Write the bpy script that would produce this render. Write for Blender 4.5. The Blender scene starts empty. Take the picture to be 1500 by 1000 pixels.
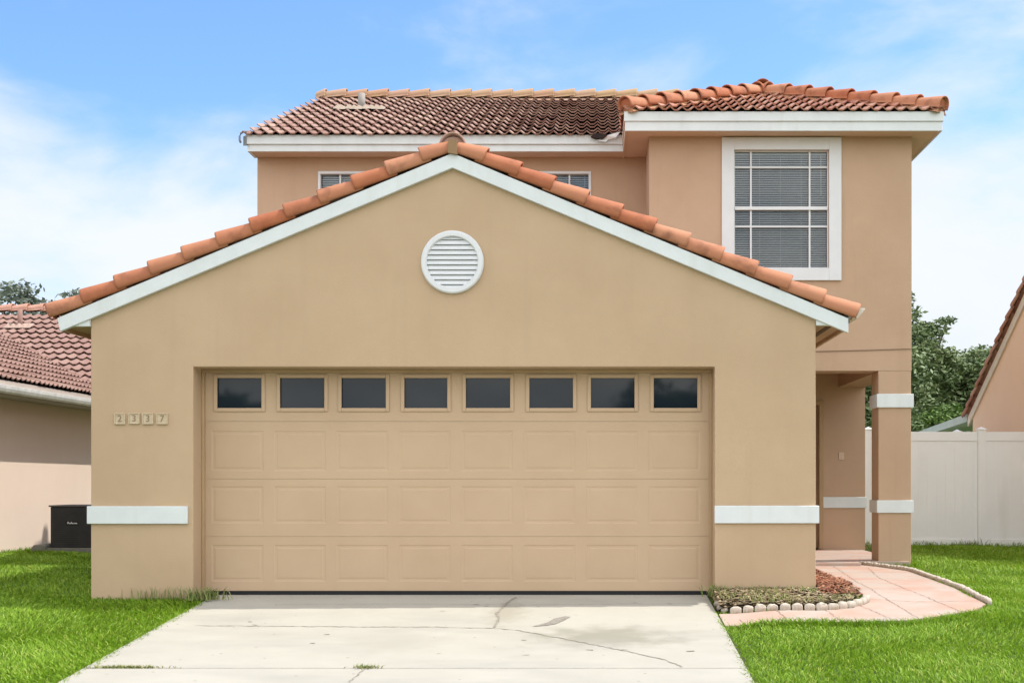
import bpy, bmesh, math, random
import numpy as np
from mathutils import Vector, Matrix
random.seed(7); rng = np.random.default_rng(11)
R = math.radians
S = bpy.context.scene
COL = S.collection

# ------------------------------------------------------------------ camera
cam = bpy.data.cameras.new("camera"); camo = bpy.data.objects.new("camera", cam); COL.objects.link(camo)
camo.location = (0, -11.487, 1.01); camo.rotation_euler = (R(90), 0, 0)
cam.sensor_width = 36; cam.lens = 36 * 1800 / 1500
cam.shift_x = -118 / 1500; cam.shift_y = 208 / 1500
cam.clip_start = .1; cam.clip_end = 4000
S.camera = camo

# ------------------------------------------------------------------ light, sky, exposure
SUN = Vector((.58, .11, 1.0)).normalized()
elev = math.asin(SUN.z); azim = math.atan2(SUN.x, SUN.y)
sl = bpy.data.lights.new("sun", 'SUN'); sl.energy = 2.1; sl.angle = R(.5); sl.color = (1, .955, .88)
so = bpy.data.objects.new("sun", sl); COL.objects.link(so)
so.rotation_euler = SUN.to_track_quat('Z', 'Y').to_euler(); so.location = (8, 4, 20)
S.view_settings.view_transform = 'Standard'; S.view_settings.look = 'None'
S.view_settings.gamma = 1; S.view_settings.use_curve_mapping = False
S.view_settings.exposure = 1.07
W = bpy.data.worlds.new("World"); S.world = W; W.use_nodes = True
nt = W.node_tree; nt.nodes.clear()
def N(t, typ, **k):
    n = t.nodes.new(typ)
    for a, b in k.items():
        if a.startswith('i_'): n.inputs[a[2:].replace('_', ' ')].default_value = b
        else: setattr(n, a, b)
    return n
sky = N(nt, 'ShaderNodeTexSky', sky_type='NISHITA', sun_disc=False)
sky.sun_elevation = elev; sky.sun_rotation = azim; sky.air_density = 1.0; sky.dust_density = .6; sky.ozone_density = 2.0
tc = N(nt, 'ShaderNodeTexCoord')
mp = N(nt, 'ShaderNodeMapping'); mp.inputs['Scale'].default_value = (1, 1, 2.2); mp.inputs['Location'].default_value = (.33, .0, .15)
nt.links.new(tc.outputs['Generated'], mp.inputs['Vector'])
n1 = N(nt, 'ShaderNodeTexNoise', i_Scale=4.2, i_Detail=7.0, i_Roughness=.55, i_Distortion=.25)
nt.links.new(mp.outputs[0], n1.inputs['Vector'])
# more cloud towards the horizon and towards the right
sep = N(nt, 'ShaderNodeSeparateXYZ'); nt.links.new(tc.outputs['Generated'], sep.inputs[0])
low = N(nt, 'ShaderNodeMapRange', i_From_Min=.12, i_From_Max=.40, i_To_Min=.42, i_To_Max=-.12); nt.links.new(sep.outputs['Z'], low.inputs['Value'])
sid = N(nt, 'ShaderNodeMapRange', i_From_Min=-.35, i_From_Max=.38, i_To_Min=.0, i_To_Max=.08); nt.links.new(sep.outputs['X'], sid.inputs['Value'])
a1 = N(nt, 'ShaderNodeMath', operation='ADD'); nt.links.new(n1.outputs['Fac'], a1.inputs[0]); nt.links.new(low.outputs[0], a1.inputs[1])
a2 = N(nt, 'ShaderNodeMath', operation='ADD'); nt.links.new(a1.outputs[0], a2.inputs[0]); nt.links.new(sid.outputs[0], a2.inputs[1])
cr = N(nt, 'ShaderNodeMapRange', interpolation_type='SMOOTHSTEP', i_From_Min=.50, i_From_Max=.86); nt.links.new(a2.outputs[0], cr.inputs['Value'])
mx = N(nt, 'ShaderNodeMix', data_type='RGBA')
n2 = N(nt, 'ShaderNodeTexNoise', i_Scale=7.0, i_Detail=4.0); nt.links.new(mp.outputs[0], n2.inputs['Vector'])
cc = N(nt, 'ShaderNodeMix', data_type='RGBA'); cc.inputs['A'].default_value = (4.0, 4.35, 4.7, 1); cc.inputs['B'].default_value = (4.7, 4.85, 4.95, 1)
nt.links.new(n2.outputs['Fac'], cc.inputs['Factor'])
SKYG = N(nt, 'ShaderNodeMix', data_type='RGBA', blend_type='MULTIPLY'); SKYG.inputs['Factor'].default_value = 1
SKYG.inputs['B'].default_value = (.80, 1.0, 1.22, 1)
nt.links.new(sky.outputs[0], SKYG.inputs['A'])
nt.links.new(cr.outputs[0], mx.inputs['Factor']); nt.links.new(SKYG.outputs['Result'], mx.inputs['A']); nt.links.new(cc.outputs['Result'], mx.inputs['B'])
# unseen bright cloud bank added behind and beside the camera to light the facade
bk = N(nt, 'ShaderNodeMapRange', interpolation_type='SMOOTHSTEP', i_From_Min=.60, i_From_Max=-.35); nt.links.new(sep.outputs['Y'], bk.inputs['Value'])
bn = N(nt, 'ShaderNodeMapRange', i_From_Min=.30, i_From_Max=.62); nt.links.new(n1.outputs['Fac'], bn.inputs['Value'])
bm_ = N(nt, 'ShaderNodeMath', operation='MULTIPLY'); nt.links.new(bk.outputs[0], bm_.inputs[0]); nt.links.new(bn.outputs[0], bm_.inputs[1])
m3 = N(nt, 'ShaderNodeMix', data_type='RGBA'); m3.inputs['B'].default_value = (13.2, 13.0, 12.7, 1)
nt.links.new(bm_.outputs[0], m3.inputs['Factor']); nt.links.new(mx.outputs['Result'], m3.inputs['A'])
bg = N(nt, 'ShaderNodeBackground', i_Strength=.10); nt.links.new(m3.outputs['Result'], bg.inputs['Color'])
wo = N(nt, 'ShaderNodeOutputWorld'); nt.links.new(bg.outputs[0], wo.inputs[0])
S.cycles.max_bounces = 8; S.cycles.diffuse_bounces = 5

# ------------------------------------------------------------------ helpers
class MB:
    def __init__(s): s.v = []; s.f = []; s.t = []
    def add(s, verts, faces, tint=.5):
        b = len(s.v); s.v += [tuple(p) for p in verts]
        for f in faces: s.f.append(tuple(i + b for i in f)); s.t.append(tint)
    def box(s, x0, x1, y0, y1, z0, z1, tint=.5):
        s.add([(x0,y0,z0),(x1,y0,z0),(x1,y1,z0),(x0,y1,z0),(x0,y0,z1),(x1,y0,z1),(x1,y1,z1),(x0,y1,z1)],
              [(3,2,1,0),(4,5,6,7),(0,1,5,4),(1,2,6,5),(2,3,7,6),(3,0,4,7)], tint); return s
    def prism(s, poly, axis, a0, a1, tint=.5):
        n = len(poly)
        def P(p, a):
            return (p[0], a, p[1]) if axis == 'y' else (p[0], p[1], a) if axis == 'z' else (a, p[0], p[1])
        s.add([P(p, a0) for p in poly] + [P(p, a1) for p in poly],
              [tuple(range(n))[::-1], tuple(range(n, 2*n))] + [(i, (i+1) % n, n + (i+1) % n, n + i) for i in range(n)], tint); return s
    def quad(s, a, b, c, d, tint=.5): s.add([a, b, c, d], [(0,1,2,3)], tint); return s
    def tube(s, pts, rad, n=8, tint=.5, cap=True):
        pts = [Vector(p) for p in pts]; m = len(pts)
        rad = rad if isinstance(rad, (list, tuple)) else [rad] * m
        vs = []
        for i, p in enumerate(pts):
            d = (pts[min(i+1, m-1)] - pts[max(i-1, 0)]).normalized()
            u = d.orthogonal().normalized() if abs(d.z) > .95 else d.cross(Vector((0,0,1))).normalized()
            w = d.cross(u)
            for k in range(n):
                a = 2 * math.pi * k / n; vs.append(p + (u * math.cos(a) + w * math.sin(a)) * rad[i])
        fs = [(i*n + k, i*n + (k+1) % n, (i+1)*n + (k+1) % n, (i+1)*n + k) for i in range(m-1) for k in range(n)]
        if cap: fs += [tuple(range(n))[::-1], tuple(range((m-1)*n, m*n))]
        s.add(vs, fs, tint); return s
    def mesh(s, name, smooth=False, recalc=True):
        me = bpy.data.meshes.new(name); me.from_pydata(s.v, [], s.f)
        at = me.attributes.new('tint', 'FLOAT', 'FACE'); at.data.foreach_set('value', s.t)
        if recalc:
            bm = bmesh.new(); bm.from_mesh(me); bmesh.ops.recalc_face_normals(bm, faces=bm.faces); bm.to_mesh(me); bm.free()
        if smooth: me.polygons.foreach_set('use_smooth', [True] * len(me.polygons))
        me.update(); return me

def link(name, me, m, parent=None, local=False, bevel=0, kind=None):
    o = bpy.data.objects.new(name, me); COL.objects.link(o)
    if m and hasattr(me, 'materials'): me.materials.append(m)
    if parent:
        o.parent = parent
        if not local and parent.type == 'EMPTY': o.matrix_parent_inverse = Matrix.Translation(-Vector(parent.location))
    if kind: o['kind'] = kind
    if bevel:
        b = o.modifiers.new('bevel', 'BEVEL'); b.width = bevel; b.segments = 2; b.limit_method = 'ANGLE'; b.angle_limit = R(40)
    return o
def obj(name, mb, m, parent=None, smooth=False, recalc=True, **k):
    return link(name, mb.mesh(name, smooth, recalc), m, parent, **k)
def tag(o, label, cat, group=None, kind=None):
    o['label'] = label; o['category'] = cat
    if group: o['group'] = group
    if kind: o['kind'] = kind
    return o
def thing(name, label, cat, loc, group=None, rz=0):
    o = bpy.data.objects.new(name, None); COL.objects.link(o); o.location = loc; o.rotation_euler.z = rz
    o.empty_display_size = .2
    return tag(o, label, cat, group)
def copy_tree(o, parent=None):
    c = o.copy(); COL.objects.link(c)
    if parent: c.parent = parent
    for ch in list(o.children): copy_tree(ch, c)
    return c

def mat(name, col, col2=None, rough=.8, scale=3., detail=5., lo=.35, hi=.65, bump=0., bscale=90., bdist=.004, spec=.3, tint=None, tfac=1., metal=0., extra=None):
    """noise mixes col -> col2; 'tint' (a face attribute) mixes towards a third colour"""
    m = bpy.data.materials.new(name); m.use_nodes = True; t = m.node_tree
    b = t.nodes['Principled BSDF']; b.inputs['Roughness'].default_value = rough; b.inputs['Specular IOR Level'].default_value = spec
    b.inputs['Metallic'].default_value = metal
    c = N(t, 'ShaderNodeTexCoord'); no = N(t, 'ShaderNodeTexNoise', i_Scale=scale, i_Detail=detail, i_Roughness=.6)
    t.links.new(c.outputs['Object'], no.inputs['Vector'])
    mr = N(t, 'ShaderNodeMapRange', i_From_Min=lo, i_From_Max=hi); t.links.new(no.outputs['Fac'], mr.inputs['Value'])
    x = N(t, 'ShaderNodeMix', data_type='RGBA'); x.inputs['A'].default_value = (*col, 1); x.inputs['B'].default_value = (*(col2 or [v * .88 for v in col]), 1)
    t.links.new(mr.outputs[0], x.inputs['Factor']); out = x.outputs['Result']
    if tint:
        at = N(t, 'ShaderNodeAttribute', attribute_name='tint')
        y = N(t, 'ShaderNodeMix', data_type='RGBA'); y.inputs['B'].default_value = (*tint, 1)
        mm = N(t, 'ShaderNodeMath', operation='MULTIPLY'); mm.inputs[1].default_value = tfac
        t.links.new(at.outputs['Fac'], mm.inputs[0]); t.links.new(mm.outputs[0], y.inputs['Factor'])
        t.links.new(out, y.inputs['A']); out = y.outputs['Result']
    if extra: out = extra(t, c, out)
    t.links.new(out, b.inputs['Base Color'])
    if bump:
        nb = N(t, 'ShaderNodeTexNoise', i_Scale=bscale, i_Detail=3.); t.links.new(c.outputs['Object'], nb.inputs['Vector'])
        bp = N(t, 'ShaderNodeBump', i_Strength=bump, i_Distance=bdist); t.links.new(nb.outputs['Fac'], bp.inputs['Height'])
        t.links.new(bp.outputs[0], b.inputs['Normal'])
    return m
def sph(t, c, out, center, rad, col, amt, nscale=6.):
    """a soft-edged blotch of another colour (a stain) at a place on the thing"""
    d = N(t, 'ShaderNodeVectorMath', operation='SUBTRACT'); d.inputs[1].default_value = center; t.links.new(c.outputs['Object'], d.inputs[0])
    s = N(t, 'ShaderNodeVectorMath', operation='DIVIDE'); s.inputs[1].default_value = rad; t.links.new(d.outputs[0], s.inputs[0])
    l = N(t, 'ShaderNodeVectorMath', operation='LENGTH'); t.links.new(s.outputs[0], l.inputs[0])
    n = N(t, 'ShaderNodeTexNoise', i_Scale=nscale, i_Detail=6.); t.links.new(c.outputs['Object'], n.inputs['Vector'])
    q = N(t, 'ShaderNodeMath', operation='MULTIPLY_ADD'); q.inputs[1].default_value = 1.3; q.inputs[2].default_value = -.65; t.links.new(n.outputs['Fac'], q.inputs[0])
    e = N(t, 'ShaderNodeMath', operation='ADD'); t.links.new(l.outputs['Value'], e.inputs[0]); t.links.new(q.outputs[0], e.inputs[1])
    r = N(t, 'ShaderNodeMapRange', interpolation_type='SMOOTHSTEP', i_From_Min=.15, i_From_Max=1.1, i_To_Min=amt, i_To_Max=0.); t.links.new(e.outputs[0], r.inputs['Value'])
    y = N(t, 'ShaderNodeMix', data_type='RGBA'); y.inputs['B'].default_value = (*col, 1); t.links.new(r.outputs[0], y.inputs['Factor']); t.links.new(out, y.inputs['A'])
    return y.outputs['Result']
def streaks(col, amt, sc=(9, 9, .6), lo=.55, hi=.8):
    def f(t, c, out):
        mp = N(t, 'ShaderNodeMapping'); mp.inputs['Scale'].default_value = sc; t.links.new(c.outputs['Object'], mp.inputs[0])
        n = N(t, 'ShaderNodeTexNoise', i_Scale=1., i_Detail=6.); t.links.new(mp.outputs[0], n.inputs['Vector'])
        r = N(t, 'ShaderNodeMapRange', i_From_Min=lo, i_From_Max=hi, i_To_Max=amt); t.links.new(n.outputs['Fac'], r.inputs['Value'])
        y = N(t, 'ShaderNodeMix', data_type='RGBA'); y.inputs['B'].default_value = (*col, 1); t.links.new(r.outputs[0], y.inputs['Factor']); t.links.new(out, y.inputs['A'])
        return y.outputs['Result']
    return f

# ------------------------------------------------------------------ materials
def front_dirt(t, c, out):
    out = streaks((.32, .25, .15), .12)(t, c, out)
    out = sph(t, c, out, (-2.93, -6.2, .05), (1.1, 2, .22), (.24, .215, .14), .8, 9.)    # grime along the foot of the left pier
    out = sph(t, c, out, (2.9, -6.2, .02), (.8, 2, .16), (.26, .20, .13), .65, 9.)
    return out
M = dict(
    soffit=mat('cream_soffit', (.62, .48, .36), (.58, .44, .33), .8, 3.),
    tan=mat('tan_stucco', (.50, .362, .23), (.465, .332, .208), .9, 1.2, bump=.5, bscale=130, extra=front_dirt),
    peach=mat('peach_stucco', (.495, .34, .228), (.455, .308, .203), .9, 1.2, bump=.5, bscale=130, extra=streaks((.34, .22, .13), .2)),
    white=mat('white_paint', (.665, .70, .69), (.62, .65, .645), .6, 4., bump=.15, bscale=60, extra=streaks((.48, .47, .40), .28)),
    trimwhite=mat('white_window_paint', (.67, .68, .68), (.63, .64, .64), .5, 4.),
    door=mat('beige_door_paint', (.50, .362, .232), (.468, .335, .212), .6, 1.5, bump=.12, bscale=220, bdist=.002),
    doortrim=mat('brown_beige_trim', (.44, .30, .165), None, .6),
    rubber=mat('black_rubber', (.012, .011, .012), None, .6),
    terra=mat('terracotta', (.41, .14, .062), (.33, .10, .045), .8, 5., tint=(.50, .245, .14), tfac=.75, bump=.35, bscale=60, extra=streaks((.17, .065, .035), .65, (6, 6, 6), .54, .74)),
    roof=mat('weathered_brown_tile', (.335, .205, .16), (.22, .115, .088), .85, 6., tint=(.43, .30, .235), tfac=.75, bump=.5, bscale=45, extra=streaks((.13, .065, .05), .7, (5, 5, 5), .54, .74)),
    roofridge=mat('sun_bleached_ridge_tile', (.40, .215, .135), (.38, .26, .11), .85, 1.2, tint=(.42, .28, .20), tfac=.7, bump=.4, bscale=45),
    roofred=mat('red_brown_tile', (.42, .19, .12), (.28, .115, .08), .85, 6., tint=(.50, .30, .22), tfac=.8, bump=.5, bscale=45),
    nroof=mat('dusty_pink_brown_tile', (.29, .175, .14), (.22, .125, .098), .85, 5., tint=(.34, .22, .175), tfac=.6, bump=.5, bscale=45),
    deck=mat('dark_underlay', (.03, .02, .018), None, .9),
    mortar=mat('orange_mortar', (.42, .17, .09), (.35, .22, .12), .95, 12., bump=.6, bscale=60),
    greymetal=mat('grey_metal', (.20, .21, .22), None, .5),
    pane=mat('dark_tinted_glass', (.012, .020, .028), None, .04, spec=.30),
    blind=mat('blind_white', (.62, .63, .62), None, .6),
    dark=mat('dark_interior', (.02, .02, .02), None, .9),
    nwall=mat('pale_pink_stucco', (.80, .65, .54), (.77, .62, .51), .9, 1.2, bump=.4, bscale=120),
    nwall2=mat('light_peach_stucco', (.86, .63, .45), (.83, .60, .42), .9, 1.2, bump=.4, bscale=120),
    cream=mat('cream_trim', (.74, .66, .54), None, .7),
    gutter=mat('white_aluminium', (.78, .78, .76), (.6, .6, .58), .35, 8., spec=.5),
    vinyl=mat('white_vinyl', (.89, .91, .90), (.86, .875, .865), .45, 1.5, extra=streaks((.55, .56, .48), .25, (3, 3, .5))),
    lanai=mat('pale_green_aluminium', (.52, .57, .50), None, .5),
    ac=mat('black_metal_cabinet', (.022, .022, .024), (.03, .03, .031), .5, 6.),
    acbadge=mat('badge_silver', (.7, .7, .7), None, .4),
    tile_no=mat('house_number_ceramic', (.56, .46, .31), (.50, .39, .26), .6, 30.),
    digit=mat('house_number_digit', (.30, .22, .13), None, .7),
    stone=mat('whitewashed_concrete', (.52, .46, .38), (.34, .26, .19), .95, 14., lo=.4, hi=.75, bump=.8, bscale=70, bdist=.006),
    graystone=mat('grey_block', (.20, .19, .16), (.15, .15, .12), .95, 14., bump=.6),
    bark=mat('bark', (.12, .09, .065), (.07, .055, .04), .95, 8., bump=.8, bscale=20, bdist=.02),
    leaf=mat('oak_leaf', (.125, .18, .065), (.085, .13, .048), .6, .8, tint=(.25, .30, .13), tfac=.9, spec=.4),
    leafb=mat('bright_leaf', (.09, .17, .03), (.06, .12, .02), .6, .8, tint=(.17, .26, .05), tfac=.9, spec=.4),
    leafg=mat('grey_leaf', (.15, .18, .135), None, .7, .8, tint=(.24, .26, .21), tfac=.8),
    grass=None,
    weed=mat('weed_leaf', (.13, .21, .04), (.20, .22, .07), .7, 8., tint=(.36, .31, .13), tfac=.7),
    straw=mat('dry_straw', (.42, .33, .18), None, .9),
    cable=mat('painted_cable', (.27, .18, .12), None, .7),
    asphalt=mat('asphalt', (.055, .055, .055), (.04, .04, .042), .95, 20.),
    mulchsoil=mat('bed_soil', (.16, .105, .06), (.22, .15, .085), .95, 16., bump=1., bscale=40, bdist=.02),
    mulch=mat('red_mulch', (.30, .075, .04), (.24, .09, .05), .9, 10., tint=(.36, .20, .11), tfac=.8),
    metalwhite=mat('bent_white_flashing', (.75, .75, .74), None, .5),
)
def glassmat():
    m = bpy.data.materials.new('window_glass'); m.use_nodes = True; t = m.node_tree; t.nodes.clear()
    tr = N(t, 'ShaderNodeBsdfTransparent'); tr.inputs[0].default_value = (.86, .89, .90, 1)
    gl = N(t, 'ShaderNodeBsdfGlossy', i_Roughness=.02); fr = N(t, 'ShaderNodeFresnel', i_IOR=1.5)
    mx = N(t, 'ShaderNodeMixShader'); o = N(t, 'ShaderNodeOutputMaterial')
    t.links.new(fr.outputs[0], mx.inputs[0]); t.links.new(tr.outputs[0], mx.inputs[1]); t.links.new(gl.outputs[0], mx.inputs[2]); t.links.new(mx.outputs[0], o.inputs[0]); return m
M['glass'] = glassmat()
def concrete():
    def ex(t, c, out):
        out = sph(t, c, out, (.10, -1.72, -.19), (.80, .52, .6), (.24, .225, .175), .9, 5.)
        out = sph(t, c, out, (-1.5, -1.9, -.2), (.5, .6, .6), (.31, .29, .24), .5, 4.)
        out = sph(t, c, out, (-.75, -.7, -.1), (.22, .75, .6), (.28, .255, .19), .65, 8.)
        out = streaks((.29, .275, .24), .5, (.9, 2.5, 2), .5, .75)(t, c, out)
        v = N(t, 'ShaderNodeTexVoronoi', i_Scale=5.5); t.links.new(c.outputs['Object'], v.inputs['Vector'])
        r = N(t, 'ShaderNodeMapRange', i_From_Min=.05, i_From_Max=.075, i_To_Min=.55, i_To_Max=0.); t.links.new(v.outputs['Distance'], r.inputs['Value'])
        y = N(t, 'ShaderNodeMix', data_type='RGBA'); y.inputs['B'].default_value = (.20, .17, .12, 1); t.links.new(r.outputs[0], y.inputs['Factor']); t.links.new(out, y.inputs['A'])
        return y.outputs['Result']
    return mat('driveway_concrete', (.40, .378, .318), (.37, .348, .292), .92, 1.6, 9., bump=.35, bscale=160, bdist=.003, extra=ex)
M['concrete'] = concrete()
M['crack'] = mat('crack_dirt', (.21, .185, .145), (.31, .28, .225), .95, 30.)
M['paver'] = mat('salmon_stamped_concrete', (.43, .325, .262), (.40, .335, .28), .85, 5., 8., bump=.4, bscale=90, extra=streaks((.45, .225, .15), .5, (1.7, 1.7, 1.7), .46, .62))
M['joint'] = mat('paver_joint', (.25, .165, .12), None, .95)
M['soil'] = mat('lawn_soil', (.075, .125, .022), (.05, .09, .016), .95, 4., bump=.8, bscale=40, bdist=.02)
def grassmat():
    m = bpy.data.materials.new('grass_blade'); m.use_nodes = True; t = m.node_tree; b = t.nodes['Principled BSDF']
    at = N(t, 'ShaderNodeAttribute', attribute_name='tint')
    cr = N(t, 'ShaderNodeValToRGB'); e = cr.color_ramp.elements
    e[0].position = 0; e[0].color = (.12, .215, .014, 1); e[1].position = 1; e[1].color = (.44, .49, .10, 1)
    k = e.new(.5); k.color = (.22, .375, .02, 1); k = e.new(.85); k.color = (.30, .47, .04, 1)
    geo = N(t, 'ShaderNodeTexCoord'); no = N(t, 'ShaderNodeTexNoise', i_Scale=.9, i_Detail=3.); t.links.new(geo.outputs['Object'], no.inputs['Vector'])
    ad = N(t, 'ShaderNodeMath', operation='MULTIPLY_ADD'); ad.inputs[1].default_value = .7; ad.inputs[2].default_value = -.35; t.links.new(no.outputs['Fac'], ad.inputs[0])
    a2 = N(t, 'ShaderNodeMath', operation='ADD'); t.links.new(at.outputs['Fac'], a2.inputs[0]); t.links.new(ad.outputs[0], a2.inputs[1])
    t.links.new(a2.outputs[0], cr.inputs[0]); t.links.new(cr.outputs[0], b.inputs['Base Color'])
    b.inputs['Roughness'].default_value = .55; b.inputs['Specular IOR Level'].default_value = .3
    tl = N(t, 'ShaderNodeBsdfTranslucent'); t.links.new(cr.outputs[0], tl.inputs[0])
    ms = N(t, 'ShaderNodeMixShader'); ms.inputs[0].default_value = .3
    t.links.new(b.outputs[0], ms.inputs[1]); t.links.new(tl.outputs[0], ms.inputs[2]); t.links.new(ms.outputs[0], t.nodes['Material Output'].inputs[0]); return m
M['grass'] = grassmat()

# ------------------------------------------------------------------ ground, driveway, street
def slope(Y): return .08 * np.clip(Y - .2, -6.2, 0) + .035 * np.clip(Y + 6, -4, 0)
def sm(x, a, b): q = np.clip((x - a) / (b - a), 0, 1); return q * q * (3 - 2 * q)
def gz(X, Y):
    X = np.asarray(X, float); Y = np.asarray(Y, float)
    return -.085 + slope(Y) + .05 * sm(X, 1.12, 1.5) + .045 * sm(Y, 0, 5) * (1 - sm(X, 1.12, 1.5)) + .012 * np.sin(X * 2.1 + Y) * sm(np.abs(X + 1.25), 2.4, 3.2)
xs = np.concatenate([[-900, -300, -100, -40], np.arange(-16, 16.01, .25), [40, 100, 300, 900]])
ys = np.concatenate([[-900, -300, -80, -30], np.arange(-16, 16.01, .25), [40, 100, 300, 900]])
gx, gy = np.meshgrid(xs, ys); g_ = gz(gx, gy)
nx = len(xs); mb = MB()
mb.v = list(zip(gx.ravel().tolist(), gy.ravel().tolist(), g_.ravel().tolist()))
mb.f = [(j*nx+i, j*nx+i+1, (j+1)*nx+i+1, (j+1)*nx+i) for j in range(len(ys)-1) for i in range(nx-1)]; mb.t = [.5] * len(mb.f)
obj('ground', mb, M['soil'], smooth=True, kind='structure')

DX0, DX1 = -3.60, 1.09
def dz(Y): return -.05 + float(slope(np.float64(Y)))
def slab(mb, x0, x1, y0, y1, off=0., th=.12):
    yy = np.linspace(y0, y1, 10); top = [(float(y), dz(y) + off) for y in yy]
    mb.prism(top + [(float(y1), dz(y1) - th), (float(y0), dz(y0) - th)], 'x', x0, x1)
mb = MB()
slab(mb, DX0, DX1, .34, -2.795); slab(mb, DX0, DX1, -2.817, -6.2); slab(mb, DX0, DX1, -6.215, -9.6)
drive = obj('driveway', mb, M['concrete'], kind='structure', bevel=.006)
mb = MB(); slab(mb, -40, 40, -9.62, -11.1, .01); obj('sidewalk', mb, M['concrete'], kind='structure')
mb = MB(); mb.box(-80, 80, -20, -12.2, -.9, dz(-12) - .02); obj('street', mb, M['asphalt'], kind='structure')
def strip(mb, pts, wid, zf, lift):
    for (x0, y0), (x1, y1) in zip(pts, pts[1:]):
        n = max(1, int(math.hypot(x1-x0, y1-y0) / .035)); prev = None
        d = Vector((x1-x0, y1-y0)).normalized(); p = Vector((-d.y, d.x))
        for i in range(n + 1):
            q = Vector((x0 + (x1-x0) * i/n, y0 + (y1-y0) * i/n)) + p * random.uniform(-.010, .010)
            w = wid * random.uniform(.35, 1.5); a, b = q - p*w/2, q + p*w/2
            cur = ((a.x, a.y, zf(a.x, a.y) + lift), (b.x, b.y, zf(b.x, b.y) + lift))
            if prev: mb.quad(prev[0], prev[1], cur[1], cur[0])
            prev = cur
dzz = lambda x, y: dz(y)
mb = MB()
strip(mb, [(-3.3,-1.28),(-2.1,-1.33),(-1.285,-1.342),(-.79,-1.40),(-.60,-1.484),(-.149,-1.884),(.316,-2.326),(.531,-2.554),(.639,-2.78)], .013, dzz, .003)
strip(mb, [(-.809,-1.37),(-.80,-1.048),(-.836,-.734),(-.788,-.23),(-.725,.1)], .020, dzz, .0035)
strip(mb, [(-1.603,-2.83),(-1.614,-3.016),(-1.661,-3.4),(-1.7,-3.7)], .016, dzz, .003)
strip(mb, [(DX0+.05,-2.806),(-1.2,-2.806),(DX1-.05,-2.806)], .019, dzz, -.004)
strip(mb, [(-2.9,-.30),(-1.8,-.27),(-.5,-.31),(1.0,-.25)], .006, dzz, .003)
for _ in range(16):
    x = random.uniform(-3, .9); y = random.uniform(-2.6, -.2); strip(mb, [(x, y), (x + random.uniform(.02, .06), y + random.uniform(-.02, .02))], .016, dzz, .004)
obj('crack', mb, M['crack'], drive, local=True)
mb = MB(); strip(mb, [(1.102, -.3), (1.105, -2.0), (1.098, -3.6)], .022, lambda x, y: dz(y), -.006); obj('edge_gap', mb, mat('gap_dirt', (.05,.045,.03), None, .95), drive, local=True)
mb = MB()
pp = [(-.50,-1.33),(-.385,-1.284),(-.31,-1.22),(-.25,-1.08),(-.19,-.90),(-.235,-.88),(-.33,-.98),(-.36,-1.10),(-.40,-1.19)]
mb.add([(x, y, dz(y) + .0045) for x, y in pp], [tuple(range(len(pp)))])
obj('worn_patch', mb, mat('worn_concrete_patch', (.17, .155, .13), (.30, .275, .23), .95, 40.), drive, local=True)

# ------------------------------------------------------------------ roof tile builders
PT = math.atan(.4167); CP, SP = math.cos(PT), math.sin(PT)
def tile_roof(o, u, v, width, rows, e=.375, tw=.288, waves=2, amp=.025, lo=None, hi=None, length=None):
    """rows of roman tiles; o = eave corner, u along the eave, v up the slope"""
    o, u, v = Vector(o), Vector(u), Vector(v); n = u.cross(v).normalized()
    if n.z < 0: n = -n
    length = length or rows * e
    lo = lo or (lambda s: 0.); hi = hi or (lambda s: width)
    mb = MB(); ns = 6 * waves
    for r in range(rows):
        v0 = r * e; v1 = min((r + 1) * e + .05, length)
        if v0 >= length: break
        for c in range(int(math.ceil(width / tw))):
            u0 = c * tw; u1 = min(u0 + tw, width)
            if hi(v0) - lo(v0) < .02 or u1 < lo(v0) or u0 > hi(v0): continue
            j = random.uniform(-.005, .006); jv = random.uniform(-.006, .006); tl = random.random() ** 1.4
            up, dn = [], []
            top = []
            for k in range(ns + 1):
                uu = u0 + (u1 - u0) * k / ns
                w = lambda q: amp * (math.cos(2 * math.pi * q / (tw / waves)) * .75 + .25 * math.cos(4 * math.pi * q / (tw / waves)))
                a = min(max(uu, lo(v0)), hi(v0)); b = min(max(uu, lo(v1)), hi(v1)) if hi(v1) > lo(v1) else (lo(v1) + hi(v1)) / 2
                p0 = o + u * a + v * (v0 + jv) + n * (.070 + j + w(a)); p1 = o + u * b + v * v1 + n * (.020 + j + w(b))
                up.append(p0); top.append(p1); dn.append(p0 - n * .018 + v * .004)
            m = ns + 1
            fs = []
            for k in range(ns):
                if (up[k+1] - up[k]).length + (top[k+1] - top[k]).length < 1e-4: continue
                fs += [(k, k+1, m+k+1, m+k), (2*m+k, 2*m+k+1, k+1, k)]
            mb.add(up + top + dn, fs, tl)
    return mb
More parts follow.
